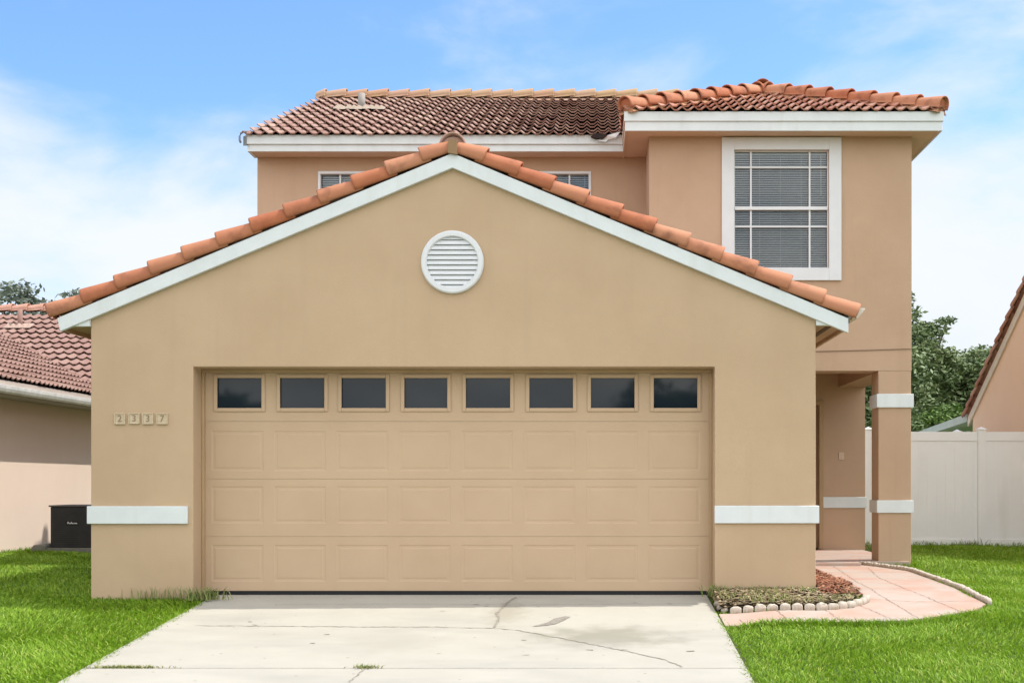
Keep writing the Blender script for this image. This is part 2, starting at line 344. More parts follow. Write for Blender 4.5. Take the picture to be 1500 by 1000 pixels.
def barrel(mb, A, B, e=.34, r=.105, a0=-35, a1=190, side=None, lift=0., taper=.76, na=14, jit=.004, endcap=False):
    """a run of overlapping barrel tiles from the low end A to the high end B"""
    A, B = Vector(A), Vector(B); d = (B - A).normalized(); L = (B - A).length
    s = Vector(side).normalized() if side else d.cross(Vector((0,0,1))).normalized()
    up = s.cross(d).normalized()
    if up.z < 0: up = -up
    k = 0; x = 0.
    while x < L - .05:
        x1 = min(x + e + .075, L + .02); off = random.uniform(-jit, jit); tl = random.random()
        rr = r * random.uniform(.97, 1.03)
        ring = []
        for (q, rad, h) in ((x, rr, .031), (x + .02, rr * 1.0, .031), (x1, rr * taper, .0)):
            base = A + d * q + up * (h + lift) + s * off
            ring.append([base + (s * math.cos(R(a)) + up * math.sin(R(a))) * rad for a in np.linspace(a0, a1, na)])
            ring.append([base + (s * math.cos(R(a)) + up * math.sin(R(a))) * (rad - .014) for a in np.linspace(a0, a1, na)])
        vs = ring[0] + ring[2] + ring[4] + ring[1] + ring[5]
        f = []
        for i in range(na - 1):
            f += [(i, i+1, na+i+1, na+i), (na+i, na+i+1, 2*na+i+1, 2*na+i), (3*na+i+1, 3*na+i, 4*na+i, 4*na+i+1), (i+1, i, 3*na+i, 3*na+i+1)]
        for i in (0, na-1): f += [(i, na+i, 2*na+i, 4*na+i, 3*na+i)]
        mb.add(vs, f, tl)
        if endcap and k == 0:
            c = A + d * .03 + up * lift
            mb.add([c + (s * math.cos(R(a)) + up * math.sin(R(a))) * (rr - .006) for a in np.linspace(a0, a1, na)], [tuple(range(na))], .2)
        x += e; k += 1
    return mb

def wallpanel(mb, x0, x1, z0, z1, y, holes=(), reveal=.12, dirn=1):
    """a wall face in the plane y with openings and their reveals"""
    X = sorted({x0, x1, *[h[0] for h in holes], *[h[1] for h in holes]}); Z = sorted({z0, z1, *[h[2] for h in holes], *[h[3] for h in holes]})
    for i in range(len(X)-1):
        for j in range(len(Z)-1):
            cx, cz = (X[i]+X[i+1])/2, (Z[j]+Z[j+1])/2
            if any(h[0] < cx < h[1] and h[2] < cz < h[3] for h in holes): continue
            mb.quad((X[i],y,Z[j]), (X[i+1],y,Z[j]), (X[i+1],y,Z[j+1]), (X[i],y,Z[j+1]))
    yb = y + reveal
    for a, b, c, d in holes:
        mb.quad((a,y,c),(b,y,c),(b,yb,c),(a,yb,c)); mb.quad((a,yb,d),(b,yb,d),(b,y,d),(a,y,d))
        mb.quad((a,yb,c),(a,yb,d),(a,y,d),(a,y,c)); mb.quad((b,y,c),(b,y,d),(b,yb,d),(b,yb,c))

# ------------------------------------------------------------------ the house
H = thing('two_storey_house', 'tan and peach two storey house with terracotta tiled gable over a beige double garage door', 'house', (-.3, 6.2, 0))
GX0, GX1, AX, AZ = -4.69, 2.087, -1.305, 4.083           # garage walls, ridge
rl = lambda x: AZ - .4167 * abs(x - AX)                  # top line of the barge boards
OX0, OX1, OZ = -3.733, 1.142, 2.10
# front gable wall with the door opening: one sheet of wall 0.30 thick
mb = MB()
zl, zr = rl(GX0) - .02, rl(GX1) - .02
mb.prism([(GX0,-.2),(OX0,-.2),(OX0,OZ),(OX1,OZ),(OX1,-.2),(GX1,-.2),(GX1,zr),(AX,AZ-.02),(GX0,zl)], 'y', 0, .30)
mb.box(GX0, GX0+.2, .30, 4.85, -.2, zl-.02); mb.box(GX1-.2, GX1, .30, 6.5, -.2, zr-.02)
obj('garage_wall', mb, M['tan'], H, bevel=.008)
# white bands
mb = MB(); mb.box(GX0-.028, OX0-.045, -.028, .0-.001, .635, .80); mb.box(GX0-.028, GX0-.001, -.001, 4.8, .635, .80)
obj('wall_band', mb, M['white'], H, bevel=.006)
mb = MB(); mb.box(OX1-.003, GX1+.028, -.028, -.001, .640, .805); mb.box(GX1+.001, GX1+.028, -.001, 6.45, .640, .805)
obj('wall_band', mb, M['white'], H, bevel=.006)
# barge boards, eave returns
bw = .135
mb = MB(); XL, XR = -4.985, 2.382
mb.prism([(XL, rl(XL)), (AX, AZ), (XR, rl(XR)), (XR, rl(XR)-bw), (AX, AZ-bw), (XL+.03, rl(XL+.03)-bw)], 'y', -.05, -.001)
obj('barge_board', mb, M['white'], H, bevel=.004)
mb = MB()
mb.prism([(GX0, 2.475), (GX0, rl(GX0)-.06), (-4.93, rl(-4.93)-.06), (-4.93, 2.475)], 'y', -.03, .02)
obj('eave_return', mb, M['white'], H, bevel=.004); mb = MB()
mb.prism([(GX1, 2.485), (GX1, rl(GX1)-.06), (2.33, rl(2.33)-.06), (2.33, 2.485)], 'y', -.03, .02)
obj('eave_return', mb, M['white'], H, bevel=.004)
mb = MB(); mb.box(-4.96, GX0-.001, .02, 4.84, 2.475, 2.49); mb.box(-4.985, -4.96, -.001, 4.84, 2.44, 2.57); obj('eave_soffit', mb, M['peach'], H); mb = MB()
mb.box(GX1+.001, 2.36, .02, 3.87, 2.485, 2.50); mb.box(2.36, 2.385, -.001, 3.87, 2.45, 2.55)
obj('eave_soffit', mb, M['peach'], H)
mb = MB(); mb.box(2.19, 2.245, .06, 3.80, 2.479, 2.487); obj('soffit_vent', mb, mat('brown_vent', (.13, .075, .045), None, .8), H)
mb = MB(); mb.prism([(2.388,2.55),(2.475,2.55),(2.545,2.635),(2.545,2.645),(2.388,2.645)], 'y', -.02, 3.85)
obj('rain_gutter', mb, mat('cream_gutter', (.70, .64, .54), None, .5), H, bevel=.004)
# garage roof
G = tile_roof((-5.02, 0, rl(-5.02)), (0,1,0), (CP,0,SP), 4.86, 12, length=(AX+5.02)/CP)
G2 = tile_roof((2.42, 0, rl(2.42)), (0,1,0), (-CP,0,SP), 4.86, 12, length=(2.42-AX)/CP)
G.add(G2.v, G2.f); G.t[-len(G2.f):] = G2.t
groof = obj('roof', G, M['roofred'], H, recalc=False, smooth=False)
mb = MB(); mb.prism([(-5.0, rl(-5.0)-.03), (AX, AZ-.03), (2.40, rl(2.40)-.03), (2.40, rl(2.40)), (AX, AZ), (-5.0, rl(-5.0))], 'y', .001, 4.84); obj('roof_deck', mb, M['deck'], groof, local=True)
mb = MB(); zo = .052
barrel(mb, (-5.055, .015, rl(-5.055)+zo), (AX-.02, .015, AZ+zo), e=.342, r=.103, side=(0,-1,0), endcap=True)
barrel(mb, (2.455, .015, rl(2.455)+zo), (AX+.05, .015, AZ+zo-.012), e=.342, r=.103, side=(0,-1,0), endcap=True)
obj('rake_tiles', mb, M['terra'], groof, recalc=False, smooth=True, local=True)
mb = MB(); mb.prism([(AX-.04, AZ-.004), (AX+.05, AZ-.02), (AX+.045, AZ+.115), (AX-.035, AZ+.12)], 'y', -.085, .05); obj('mortar', mb, mat('brown_mortar', (.30, .19, .10), None, .95, bump=.5), groof, local=True)
mb = MB(); barrel(mb, (AX, -.02, AZ+.05), (AX, 4.84, AZ+.05), r=.125, a0=-5, a1=185, endcap=True); obj('ridge_tiles', mb, mat('mauve_ridge_tile', (.42, .27, .22), (.30, .17, .13), .85, 9., bump=.4, tint=(.5, .3, .2), tfac=.5), groof, recalc=False, smooth=True, local=True)

# garage door: four sections of eight raised-edge panels, windows in the top one
DY = .277
mb = MB(); Z0, Z1 = -.016, 2.085; SH = [-.016, .505, 1.055, 1.605, 2.085]
px = lambda p: (p - 868) / 153.
cols = [(px(310 + 91.4*i), px(310 + 91.4*i + 76)) for i in range(8)]
def pressed(mb, x0, x1, z0, z1, y, holes, b=.020, dep=.0034):
    X = sorted({x0, x1, *[q for h in holes for q in h[:2]]}); Z = sorted({z0, z1, *[q for h in holes for q in h[2:]]})
    for i in range(len(X)-1):
        for j in range(len(Z)-1):
            cx, cz = (X[i]+X[i+1])/2, (Z[j]+Z[j+1])/2
            if any(h[0] < cx < h[1] and h[2] < cz < h[3] for h in holes): continue
            mb.quad((X[i],y,Z[j]), (X[i+1],y,Z[j]), (X[i+1],y,Z[j+1]), (X[i],y,Z[j+1]))
    for a, c, d, e in holes:
        q = [(a,d),(c,d),(c,e),(a,e)]
        rings = [q]
        for ins, dy in ((b*.5, dep), (b*1.3, dep), (b*1.9, dep*.25)):
            rings.append([(a+ins,d+ins),(c-ins,d+ins),(c-ins,e-ins),(a+ins,e-ins)]); 
        ysr = [y, y+dep, y+dep, y+dep*.25]
        for k in range(3):
            for i in range(4):
                p, p2 = rings[k][i], rings[k][(i+1)%4]; r_, r2 = rings[k+1][i], rings[k+1][(i+1)%4]
                mb.quad((p[0],ysr[k],p[1]), (p2[0],ysr[k],p2[1]), (r2[0],ysr[k+1],r2[1]), (r_[0],ysr[k+1],r_[1]))
        l = rings[3]; mb.quad(*[(p[0], ysr[3], p[1]) for p in l])
prow = [(.075, .425), (.63, .985), (1.13, 1.515)]
for s in range(3):
    pressed(mb, OX0, OX1, SH[s]+.0018, SH[s+1]-.0018, DY, [(a, b, *prow[s]) for a, b in cols])
    mb.box(OX0, OX1, DY+.004, DY+.02, SH[s+1]-.004, SH[s+1]+.004)
wins = [(px(a), px(b)) for a, b in [(318,384),(410,476),(500,566),(592,656),(682,748),(775,840),(865,930),(957,1022)]]
WZ0, WZ1 = 1.01 + (708-598)/153, 1.01 + (708-553)/153
wallpanel(mb, OX0, OX1, SH[3]+.0018, SH[4], DY, [(a, b, WZ0, WZ1) for a, b in wins], .03)
gd = obj('garage_door', mb, M['door'], H)
for a, b in wins:
    f = MB(); t_ = .030; o_ = .004; y0, y1 = DY-.014, DY-.0005
    f.box(a-t_, a+o_, y0, y1, WZ0-t_, WZ1+t_); f.box(b-o_, b+t_, y0, y1, WZ0-t_, WZ1+t_)
    f.box(a+o_, b-o_, y0, y1, WZ0-t_, WZ0+o_); f.box(a+o_, b-o_, y0, y1, WZ1-o_, WZ1+t_)
    obj('window_frame', f, M['door'], gd, local=True, bevel=.004)
    f = MB(); f.box(a-.01, b+.01, DY+.016, DY+.022, WZ0-.01, WZ1+.01); obj('window_pane', f, M['pane'], gd, local=True)
mb = MB(); mb.box(OX0+.02, OX1-.02, DY-.004, DY+.05, -.052, -.014); obj('bottom_seal', mb, M['rubber'], gd, local=True)
mb = MB(); mb.box(OX0+.001, OX0+.028, DY-.045, DY-.002, -.05, OZ-.03); mb.box(OX1-.028, OX1-.001, DY-.045, DY-.002, -.05, OZ-.03); mb.box(OX0+.001, OX1-.001, DY-.045, DY-.002, OZ-.03, OZ-.001)
obj('door_stop', mb, M['doortrim'], H, bevel=.004)
# round gable vent
VX, VZ, VR = -1.308, 1.01 + (708-384.5)/156.7, .293
vent = MB(); n = 64
prof = [(VR, -.001), (VR, -.03), (VR-.012, -.042), (VR-.048, -.042), (VR-.056, -.030), (VR-.056, -.001)]
vs = [(VX + r*math.cos(2*math.pi*k/n), y, VZ + r*math.sin(2*math.pi*k/n)) for r, y in prof for k in range(n)]
vent.add(vs, [(i*n+k, i*n+(k+1)%n, (i+1)*n+(k+1)%n, (i+1)*n+k) for i in range(len(prof)-1) for k in range(n)])
gv = obj('gable_vent', vent, M['trimwhite'], H, smooth=False)
mb = MB(); rr = VR-.057; pitch = .0465
for i in range(-5, 6):
    z = i * pitch; cw = lambda q: math.sqrt(max((rr+.004)**2 - q*q, .0004)); zb = max(z-.021, -rr); zt = min(z+.0255, rr); hb, ht = cw(zb), cw(zt)
    mb.add([(VX-hb,-.030,VZ+zb),(VX+hb,-.030,VZ+zb),(VX+hb,-.026,VZ+zb),(VX-hb,-.026,VZ+zb),
            (VX-ht,-.009,VZ+zt),(VX+ht,-.009,VZ+zt),(VX+ht,-.005,VZ+zt-.002),(VX-ht,-.005,VZ+zt-.002)],
           [(0,1,5,4),(3,2,1,0),(7,6,2,3),(4,5,6,7),(0,4,7,3),(1,2,6,5)])
obj('louvre', mb, M['trimwhite'], gv, local=True)
mb = MB(); mb.add([(VX + (VR-.05)*math.cos(2*math.pi*k/n), -.0015, VZ + (VR-.05)*math.sin(2*math.pi*k/n)) for k in range(n)], [tuple(range(n))]); obj('vent_backing', mb, M['dark'], gv, local=True)

# upper walls
MX0, MX1, MY = -4.456, 3.99, 4.85
BX0, BY = .709, 3.88
w1 = (-3.65, -2.45, 4.05, 5.157); w2 = (-1.218, -.018, 4.05, 5.157)
mb = MB(); wallpanel(mb, MX0, BX0, 0, 5.62, MY, [w1, w2], .10)
mb.quad((MX0,MY,-.1),(MX0,MY,5.62),(MX0,13.2,5.62),(MX0,13.2,-.1)); mb.quad((MX1,6.5,-.1),(MX1,6.5,5.62),(MX1,13.2,5.62),(MX1,13.2,-.1))
mb.quad((MX0,13.2,-.1),(MX1,13.2,-.1),(MX1,13.2,5.62),(MX0,13.2,5.62))
for x in (MX0, MX1-.001): mb.add([(x,4.85,5.62),(x,13.2,5.62),(x,9.0,7.36)], [(0,1,2)])
obj('main_wall', mb, M['peach'], H)
bwin = (1.614+.155, 3.108-.155, 3.70, 5.175)
mb = MB(); wallpanel(mb, BX0, MX1, 2.42, 5.5, BY, [bwin], .10)
mb.quad((BX0,BY,2.42),(BX0,BY,5.5),(BX0,MY,5.5),(BX0,MY,2.42)); mb.quad((MX1,BY,2.42),(MX1,BY,5.5),(MX1,6.52,5.5),(MX1,6.52,2.42))
mb.box(GX1+.001, 3.60, BY+.001, BY+.36, 2.42, 2.60); mb.box(3.60, MX1-.001, BY+.001, 6.52, 2.42, 2.60)   # porch beams
mb.box(GX1+.001, MX1-.002, BY+.37, 6.5, 2.61, 2.66)                                                     # porch ceiling
obj('bay_wall', mb, M['peach'], H, recalc=False)
mb = MB(); mb.box(3.575, 3.985, BY+.0015, BY+.38, -.12, 2.42)
pil = obj('porch_pillar', mb, M['peach'], H, bevel=.008)
mb = MB(); mb.box(3.552, 4.012, BY-.022, BY+.403, .645, .802); obj('band', mb, M['white'], pil, local=True, bevel=.005); mb = MB(); mb.box(3.552, 4.012, BY-.022, BY+.403, 1.96, 2.13); obj('band', mb, M['white'], pil, local=True, bevel=.005)
# porch back wall, door, slab
mb = MB(); wallpanel(mb, GX1, MX1, -.1, 2.62, 6.5, [(2.35, 3.31, .03, 2.16)], .10)
obj('porch_wall', mb, M['peach'], H)
mb = MB(); mb.box(3.37, MX1+.02, 6.475, 6.499, .655, .815); obj('wall_band', mb, M['white'], H, bevel=.005)
mb = MB(); mb.box(3.315, 3.375, 6.47, 6.499, .06, 2.22); mb.box(2.29, 2.35, 6.47, 6.499, .06, 2.22); mb.box(2.35, 3.315, 6.47, 6.499, 2.16, 2.22)
fd = obj('front_door', mb, M['doortrim'], H, bevel=.004)
mb = MB(); mb.box(2.352, 3.308, 6.55, 6.59, .065, 2.155); obj('door_leaf', mb, mat('brown_door', (.36, .25, .15), None, .5), fd, local=True)
mb = MB(); mb.box(3.60, 3.68, 6.488, 6.4995, 1.36, 1.47); obj('switch_plate', mb, mat('beige_plastic', (.60, .44, .32), None, .5), H, bevel=.003)
mb = MB(); mb.box(GX1+.001, 3.30, 3.60, BY-.03, -.12, .042); mb.box(GX1+.001, 3.96, BY-.03, 6.499, -.12, .042)
obj('porch_slab', mb, M['paver'], H, bevel=.008)
mb = MB(); mb.tube([(GX1-.3, BY-.008, 2.665), (2.8, BY-.008, 2.662), (3.4, BY-.008, 2.676), (MX1, BY-.008, 2.695)], .0055, 6); obj('wall_cable', mb, M['cable'], H)

# main fascia, soffit
mb = MB()
mb.box(-4.52, .398, 4.505, 4.535, 5.425, 5.545); mb.box(-4.47, .398, 4.53, 4.555, 5.335, 5.425)
mb.box(-4.50, -4.458, 4.535, 4.86, 5.335, 5.52)
obj('fascia', mb, M['white'], H, bevel=.004)
mb = MB(); mb.box(-4.47, .40, 4.555, MY-.001, 5.345, 5.36); obj('soffit', mb, M['soffit'], H)
mb = MB()
for s0, s1 in ((4.50, 9.0), (13.5, 9.0)):
    z0, z1 = 5.50, 5.50 + 4.5 * .4167
    mb.add([(-4.545, s0, z0-.10), (-4.50, s0, z0-.10), (-4.50, s1, z1-.10), (-4.545, s1, z1-.10), (-4.545, s0, z0+.02), (-4.50, s0, z0+.02), (-4.50, s1, z1+.02), (-4.545, s1, z1+.02)],
           [(0,1,2,3),(4,5,6,7),(0,1,5,4),(1,2,6,5),(2,3,7,6),(3,0,4,7)])
obj('rake_trim', mb, M['greymetal'], H)
# main roof
mr = tile_roof((-4.54, 4.47, 5.495), (1,0,0), (0,CP,SP), 8.1, 13, e=.377)
main_roof = obj('roof', mr, M['roof'], H, recalc=False)
mb = MB(); mb.prism([(4.54,5.485),(9.0,7.345),(13.5,5.47),(13.5,5.50),(9.0,7.375),(4.54,5.515)], 'x', -4.53, 3.6); obj('roof_deck', mb, M['deck'], main_roof, local=True)
mb = tile_roof((3.56, 13.53, 5.495), (-1,0,0), (0,-CP,SP), 8.1, 13, e=.377); obj('rear_tiles', mb, M['roof'], main_roof, recalc=False, local=True)
mb = MB(); barrel(mb, (3.5, 9.0, 7.43), (-4.58, 9.0, 7.43), e=.345, r=.125, a0=-12, a1=192, endcap=True); obj('ridge_tiles', mb, M['roofridge'], main_roof, recalc=False, smooth=True, local=True)
mb = MB(); mb.prism([(8.72,7.29),(8.92,7.40),(9.08,7.40),(9.28,7.29)], 'x', -4.53, 3.5); obj('mortar', mb, mat('bleached_mortar', (.48,.34,.25), (.44,.27,.18), .95, 3., bump=.4), main_roof, local=True)
mb = MB(); zb = 5.50 + (7.3-4.5)*.4167; mb.tube([(-3.53, 7.3, zb), (-3.53, 7.3, zb+.30)], .055, 14)
vp = obj('vent_pipe', mb, mat('weathered_lead', (.30,.27,.24), None, .7), main_roof, smooth=True, local=True)
mb = MB()
for q in range(9):
    a = -3.93 + .085*q; yy = 7.12 + random.uniform(-.05, .05); z = 5.50 + (yy-4.5)*.4167 + .105
    mb.add([(a, yy-.09, z-.045), (a+.115, yy-.09, z-.045), (a+.10, yy+.16, z+.06), (a+.01, yy+.16, z+.06), (a+.05, yy+.03, z+.055)], [(0,1,4),(1,2,4),(2,3,4),(3,0,4)])
obj('pipe_flashing', mb, mat('grey_cement', (.36,.29,.22), (.30,.24,.18), .95, 12.), main_roof, local=True)
mb = MB()
mb.tube([(-4.49,4.47,5.575),(-4.535,4.465,5.572),(-4.565,4.46,5.55),(-4.58,4.46,5.51),(-4.58,4.46,5.46),(-4.565,4.46,5.43)], .014, 8); obj('rake_end', mb, M['greymetal'], main_roof, smooth=True, local=True)
# loose flashing and gap beside the bay
mb = MB(); mb.add([(.11,4.49,5.50),(.20,4.47,5.47),(.19,4.44,5.52),(.36,4.42,5.56),(.30,4.43,5.49),(.06,4.46,5.455),(.17,4.46,5.44)], [(0,1,2),(2,1,4,3),(0,5,6,1)]); obj('loose_flashing', mb, M['metalwhite'], main_roof, recalc=False, local=True)
mb = MB(); mb.prism([(-.02,5.505),(.05,5.48),(.14,5.485),(.20,5.52),(.10,5.55),(.02,5.545)], 'y', 4.44, 4.53); obj('broken_tile_gap', mb, M['deck'], main_roof, local=True)

# bay fascia, soffit and hip roof
FX0, FX1, FY = .399, 4.292, 3.58
mb = MB()
mb.box(FX0-.012, FX1+.012, FY-.022, FY, 5.445, 5.562); mb.box(FX0, FX1, FY-.004, FY+.02, 5.33, 5.445)
mb.box(FX1-.02, FX1+.012, FY, 13.4, 5.445, 5.545); mb.box(FX1-.024, FX1, FY+.02, 13.4, 5.33, 5.445)
obj('fascia', mb, M['white'], H, bevel=.004)
mb = MB(); mb.box(FX0-.012, FX0+.02, FY, 4.86, 5.445, 5.545); mb.box(FX0, FX0+.02, FY+.02, 4.86, 5.33, 5.445)
mb.box(FX0+.02, FX1-.024, FY+.02, BY-.001, 5.345, 5.36); mb.box(FX0+.02, BX0-.001, BY-.001, MY, 5.345, 5.36); mb.box(MX1+.001, FX1-.024, BY-.001, 13.3, 5.345, 5.36)
obj('soffit', mb, M['soffit'], H)
EX0, EX1, EY, EZ = .375, 4.315, 3.545, 5.53
hw = (EX1-EX0)/2; cx = (EX0+EX1)/2; hz = EZ + hw*.4167
mb = tile_roof((EX0, EY, EZ), (1,0,0), (0,CP,SP), EX1-EX0, 6, e=.36, length=hw/CP, lo=lambda s: s*CP, hi=lambda s: EX1-EX0-s*CP)
bay_roof = obj('roof', mb, M['roofred'], H, recalc=False)
sd = MB()
for (o_, u_, v_) in (((EX1,EY,EZ),(0,1,0),(-CP,0,SP)), ((EX0,EY,EZ),(0,1,0),(CP,0,SP))):
    t_ = tile_roof(o_, u_, v_, 3.6, 6, e=.36, length=hw/CP, lo=lambda s: s*CP); k = len(t_.f); sd.add(t_.v, t_.f); sd.t[-k:] = t_.t
obj('side_tiles', sd, M['roofred'], bay_roof, recalc=False, local=True)
mb = MB(); ap = (cx, EY+hw, hz)
mb.add([(EX0+.03,EY+.04,EZ),(EX1-.03,EY+.04,EZ),ap,(EX0+.03,7.2,EZ),(EX1-.03,7.2,EZ),(cx,7.2,hz)], [(0,1,2),(0,2,5,3),(1,4,5,2)]); obj('roof_deck', mb, M['deck'], bay_roof, recalc=False, local=True)
mb = MB(); A = Vector(ap) + Vector((0,0,.075))
barrel(mb, (EX0+.02, EY+.02, EZ+.075), A, e=.345, r=.115, a0=-20, a1=200, endcap=True); barrel(mb, (EX1-.02, EY+.02, EZ+.075), A, e=.345, r=.115, a0=-20, a1=200, endcap=True)
barrel(mb, A + Vector((0,-.06,.02)), A + Vector((0, 1.4, .02)), e=.345, r=.115, a0=-20, a1=200)
obj('hip_tiles', mb, M['terra'], bay_roof, recalc=False, smooth=True, local=True)
mb = MB()
for ex, sx in ((EX0, 1), (EX1, -1)):
    a = Vector((ex+sx*.04, EY+.03, EZ+.03)); b = Vector(ap) + Vector((0,0,.02)); d = (b-a).normalized(); s = d.cross(Vector((0,0,1))).normalized()
    mb.add([a-s*.13-Vector((0,0,.02)), a+s*.13-Vector((0,0,.02)), b+s*.13-Vector((0,0,.02)), b-s*.13-Vector((0,0,.02)), a+Vector((0,0,.09)), b+Vector((0,0,.09))], [(0,1,4),(2,3,5),(0,4,5,3),(1,2,5,4)])
obj('mortar', mb, M['mortar'], bay_roof, local=True)

# windows
def window(h, y, fr, mv, mh, trim=0., meet=None, blinds=True):
    """h = opening (x0,x1,z0,z1) in the wall plane y"""
    x0, x1, z0, z1 = h
    t = MB()
    if trim:
        t.box(x0-trim, x0, y-.03, y-.001, z0-trim, z1+trim); t.box(x1, x1+trim, y-.03, y-.001, z0-trim, z1+trim)
        t.box(x0, x1, y-.03, y-.001, z1, z1+trim); t.box(x0, x1, y-.03, y-.001, z0-trim, z0)
    else:
        t.box(x0, x1, y-.012, y+.05, z1-fr, z1); t.box(x0, x0+fr, y-.012, y+.05, z0, z1-fr); t.box(x1-fr, x1, y-.012, y+.05, z0, z1-fr); t.box(x0+fr, x1-fr, y-.012, y+.05, z0, z0+fr)
    w = obj('window', t, M['trimwhite'], H, bevel=.004)
    s = MB(); f = fr
    if trim:
        s.box(x0, x0+f, y+.02, y+.055, z0, z1); s.box(x1-f, x1, y+.02, y+.055, z0, z1); s.box(x0+f, x1-f, y+.02, y+.055, z0, z0+f); s.box(x0+f, x1-f, y+.02, y+.055, z1-f, z1)
    if meet: s.box(x0+f*.5, x1-f*.5, y+.008, y+.056, meet-.022, meet+.022)
    if s.v: obj('sash', s, M['trimwhite'], w, local=True, bevel=.003)
    mu = MB()
    for x in mv: mu.box(x-.011, x+.011, y+.030, y+.050, z0+f, z1-f)
    for z in mh: mu.box(x0+f, x1-f, y+.028, y+.052, z-.010, z+.010)
    obj('muntin', mu, M['trimwhite'], w, local=True)
    p = MB(); p.box(x0+f*.5, x1-f*.5, y+.060, y+.064, z0+f*.5, z1-f*.5); obj('pane', p, M['glass'], w, local=True)
    b = MB(); z = z1 - .035; b.box(x0+.01, x1-.01, y+.075, y+.098, z1-.045, z1-.004)
    while z > z0 + .03:
        b.add([(x0+.012,y+.078,z-.0105),(x1-.012,y+.078,z-.0105),(x1-.012,y+.094,z+.0075),(x0+.012,y+.094,z+.0075)], [(0,1,2,3)]); z -= .0285
    for k in (.28, .5, .72): b.box(x0+(x1-x0)*k-.0015, x0+(x1-x0)*k+.0015, y+.0765, y+.0785, z0+.02, z1-.03)
    b.tube([(x1-.085, y+.074, z1-.05), (x1-.083, y+.074, z1-.55)], .0045, 6)
    obj('blind', b, M['blind'], w, local=True, recalc=False)
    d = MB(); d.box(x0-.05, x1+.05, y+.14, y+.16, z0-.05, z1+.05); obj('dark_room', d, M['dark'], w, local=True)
sx = lambda p: (p-868)/117.1
sz = lambda p: 1.01 + (708-p)/117.1
window(bwin, BY, .014, [sx(1100.3), sx(1186.5)], [sz(244.5), sz(331.3)], trim=.155, meet=sz(304.8))
for h in (w1, w2): window(h, MY, .035, [h[0]+.29, h[1]-.29], [4.6], meet=4.5)

# house numbers
for d, x, lab in (('2', -4.416, 'beige ceramic house number tile showing the digit 2'), ('3', -4.282, 'first of two house number tiles showing 3, next to the 2'),
                  ('3', -4.154, 'second of two house number tiles showing 3, next to the 7'), ('7', -4.020, 'beige ceramic house number tile showing the digit 7')):
    zc = 1.01 + (708-613)/156.7 + random.uniform(-.003, .003); hs = .052
    t = MB(); t.box(x-hs, x+hs, -.012, -.0005, zc-hs, zc+hs)
    for q in (0, 1): t.box(x-hs if q == 0 else x+hs-.010, x-hs+.010 if q == 0 else x+hs, -.019, -.0125, zc-hs, zc+hs); t.box(x-hs+.010, x+hs-.010, -.019, -.0125, zc-hs if q == 0 else zc+hs-.010, zc-hs+.010 if q == 0 else zc+hs)
    o = obj('house_number_tile', t, M['tile_no'], None, bevel=.003); tag(o, lab, 'house number', 'house number tiles on the garage wall')
    cu = bpy.data.curves.new('digit', 'FONT'); cu.body = d; cu.size = .088; cu.align_x = 'CENTER'; cu.align_y = 'CENTER'; cu.extrude = .0025
    tmp = bpy.data.objects.new('tmp', cu); COL.objects.link(tmp); bpy.context.view_layer.update()
    me = bpy.data.meshes.new_from_object(tmp.evaluated_get(bpy.context.evaluated_depsgraph_get())); bpy.data.objects.remove(tmp)
    me.transform(Matrix.Translation((x, -.0145, zc)) @ Matrix.Rotation(R(90), 4, 'X')); me.materials.clear()
    link('digit', me, M['digit'], o, local=True)

# ------------------------------------------------------------------ path, planting bed, edging
path = [(1.10,-.80),(1.45,-.82),(1.957,-.86),(2.28,-.74),(2.47,-.42),(2.52,-.046),(2.53,.634),(2.54,1.5),(2.54,2.5),(2.10,2.62),(2.10,3.595),(3.29,3.595),(3.36,3.9),(3.66,2.72),(3.48,.03),(3.50,-.546),(3.30,-.86),(3.04,-1.05),(2.62,-1.30),(2.204,-1.36),(1.7,-1.36),(1.10,-1.31)]
pz = lambda x, y: float(slope(np.float64(y))) - .045 * (1 - float(sm(np.float64(x), 1.12, 1.7))) * float(1 - sm(np.float64(y), -.9, -.3))
bm = bmesh.new(); vv = [bm.verts.new((x, y, 0)) for x, y in path]; bm.faces.new(vv)
for yc in np.arange(-1.3, 3.6, .35):
    bmesh.ops.bisect_plane(bm, geom=bm.verts[:] + bm.edges[:] + bm.faces[:], plane_co=(0, yc, 0), plane_no=(0, 1, 0))
for xc in (1.25, 1.4, 1.55, 1.7):
    bmesh.ops.bisect_plane(bm, geom=bm.verts[:] + bm.edges[:] + bm.faces[:], plane_co=(xc, 0, 0), plane_no=(1, 0, 0))
r = bmesh.ops.extrude_face_region(bm, geom=bm.faces[:])
for v in [g for g in r['geom'] if isinstance(g, bmesh.types.BMVert)]: v.co.z -= .1
for v in bm.verts: v.co.z += pz(v.co.x, v.co.y)
bmesh.ops.recalc_face_normals(bm, faces=bm.faces); me = bpy.data.meshes.new('garden_path'); bm.to_mesh(me); bm.free()
gp = link('garden_path', me, M['paver'], kind='structure')
mb = MB()
for l in ([(2.95,3.58),(2.72,1.2),(2.66,.03),(2.72,-1.20)], [(3.30,3.2),(3.08,1.784),(3.0,.32),(3.16,-.9)], [(2.55,.30),(3.50,.42)], [(2.56,1.5),(3.56,1.62)], [(2.56,2.45),(3.63,2.55)], [(2.50,-.30),(2.9,-.45),(3.48,-.40)], [(1.60,-.83),(1.61,-1.35)], [(2.02,-.85),(2.05,-1.35)], [(2.36,-.62),(2.5,-1.3)], [(1.24,-1.08),(1.26,-1.3)]):
    strip(mb, l, .006, pz, .0035)
obj('joint', mb, M['joint'], gp, local=True)
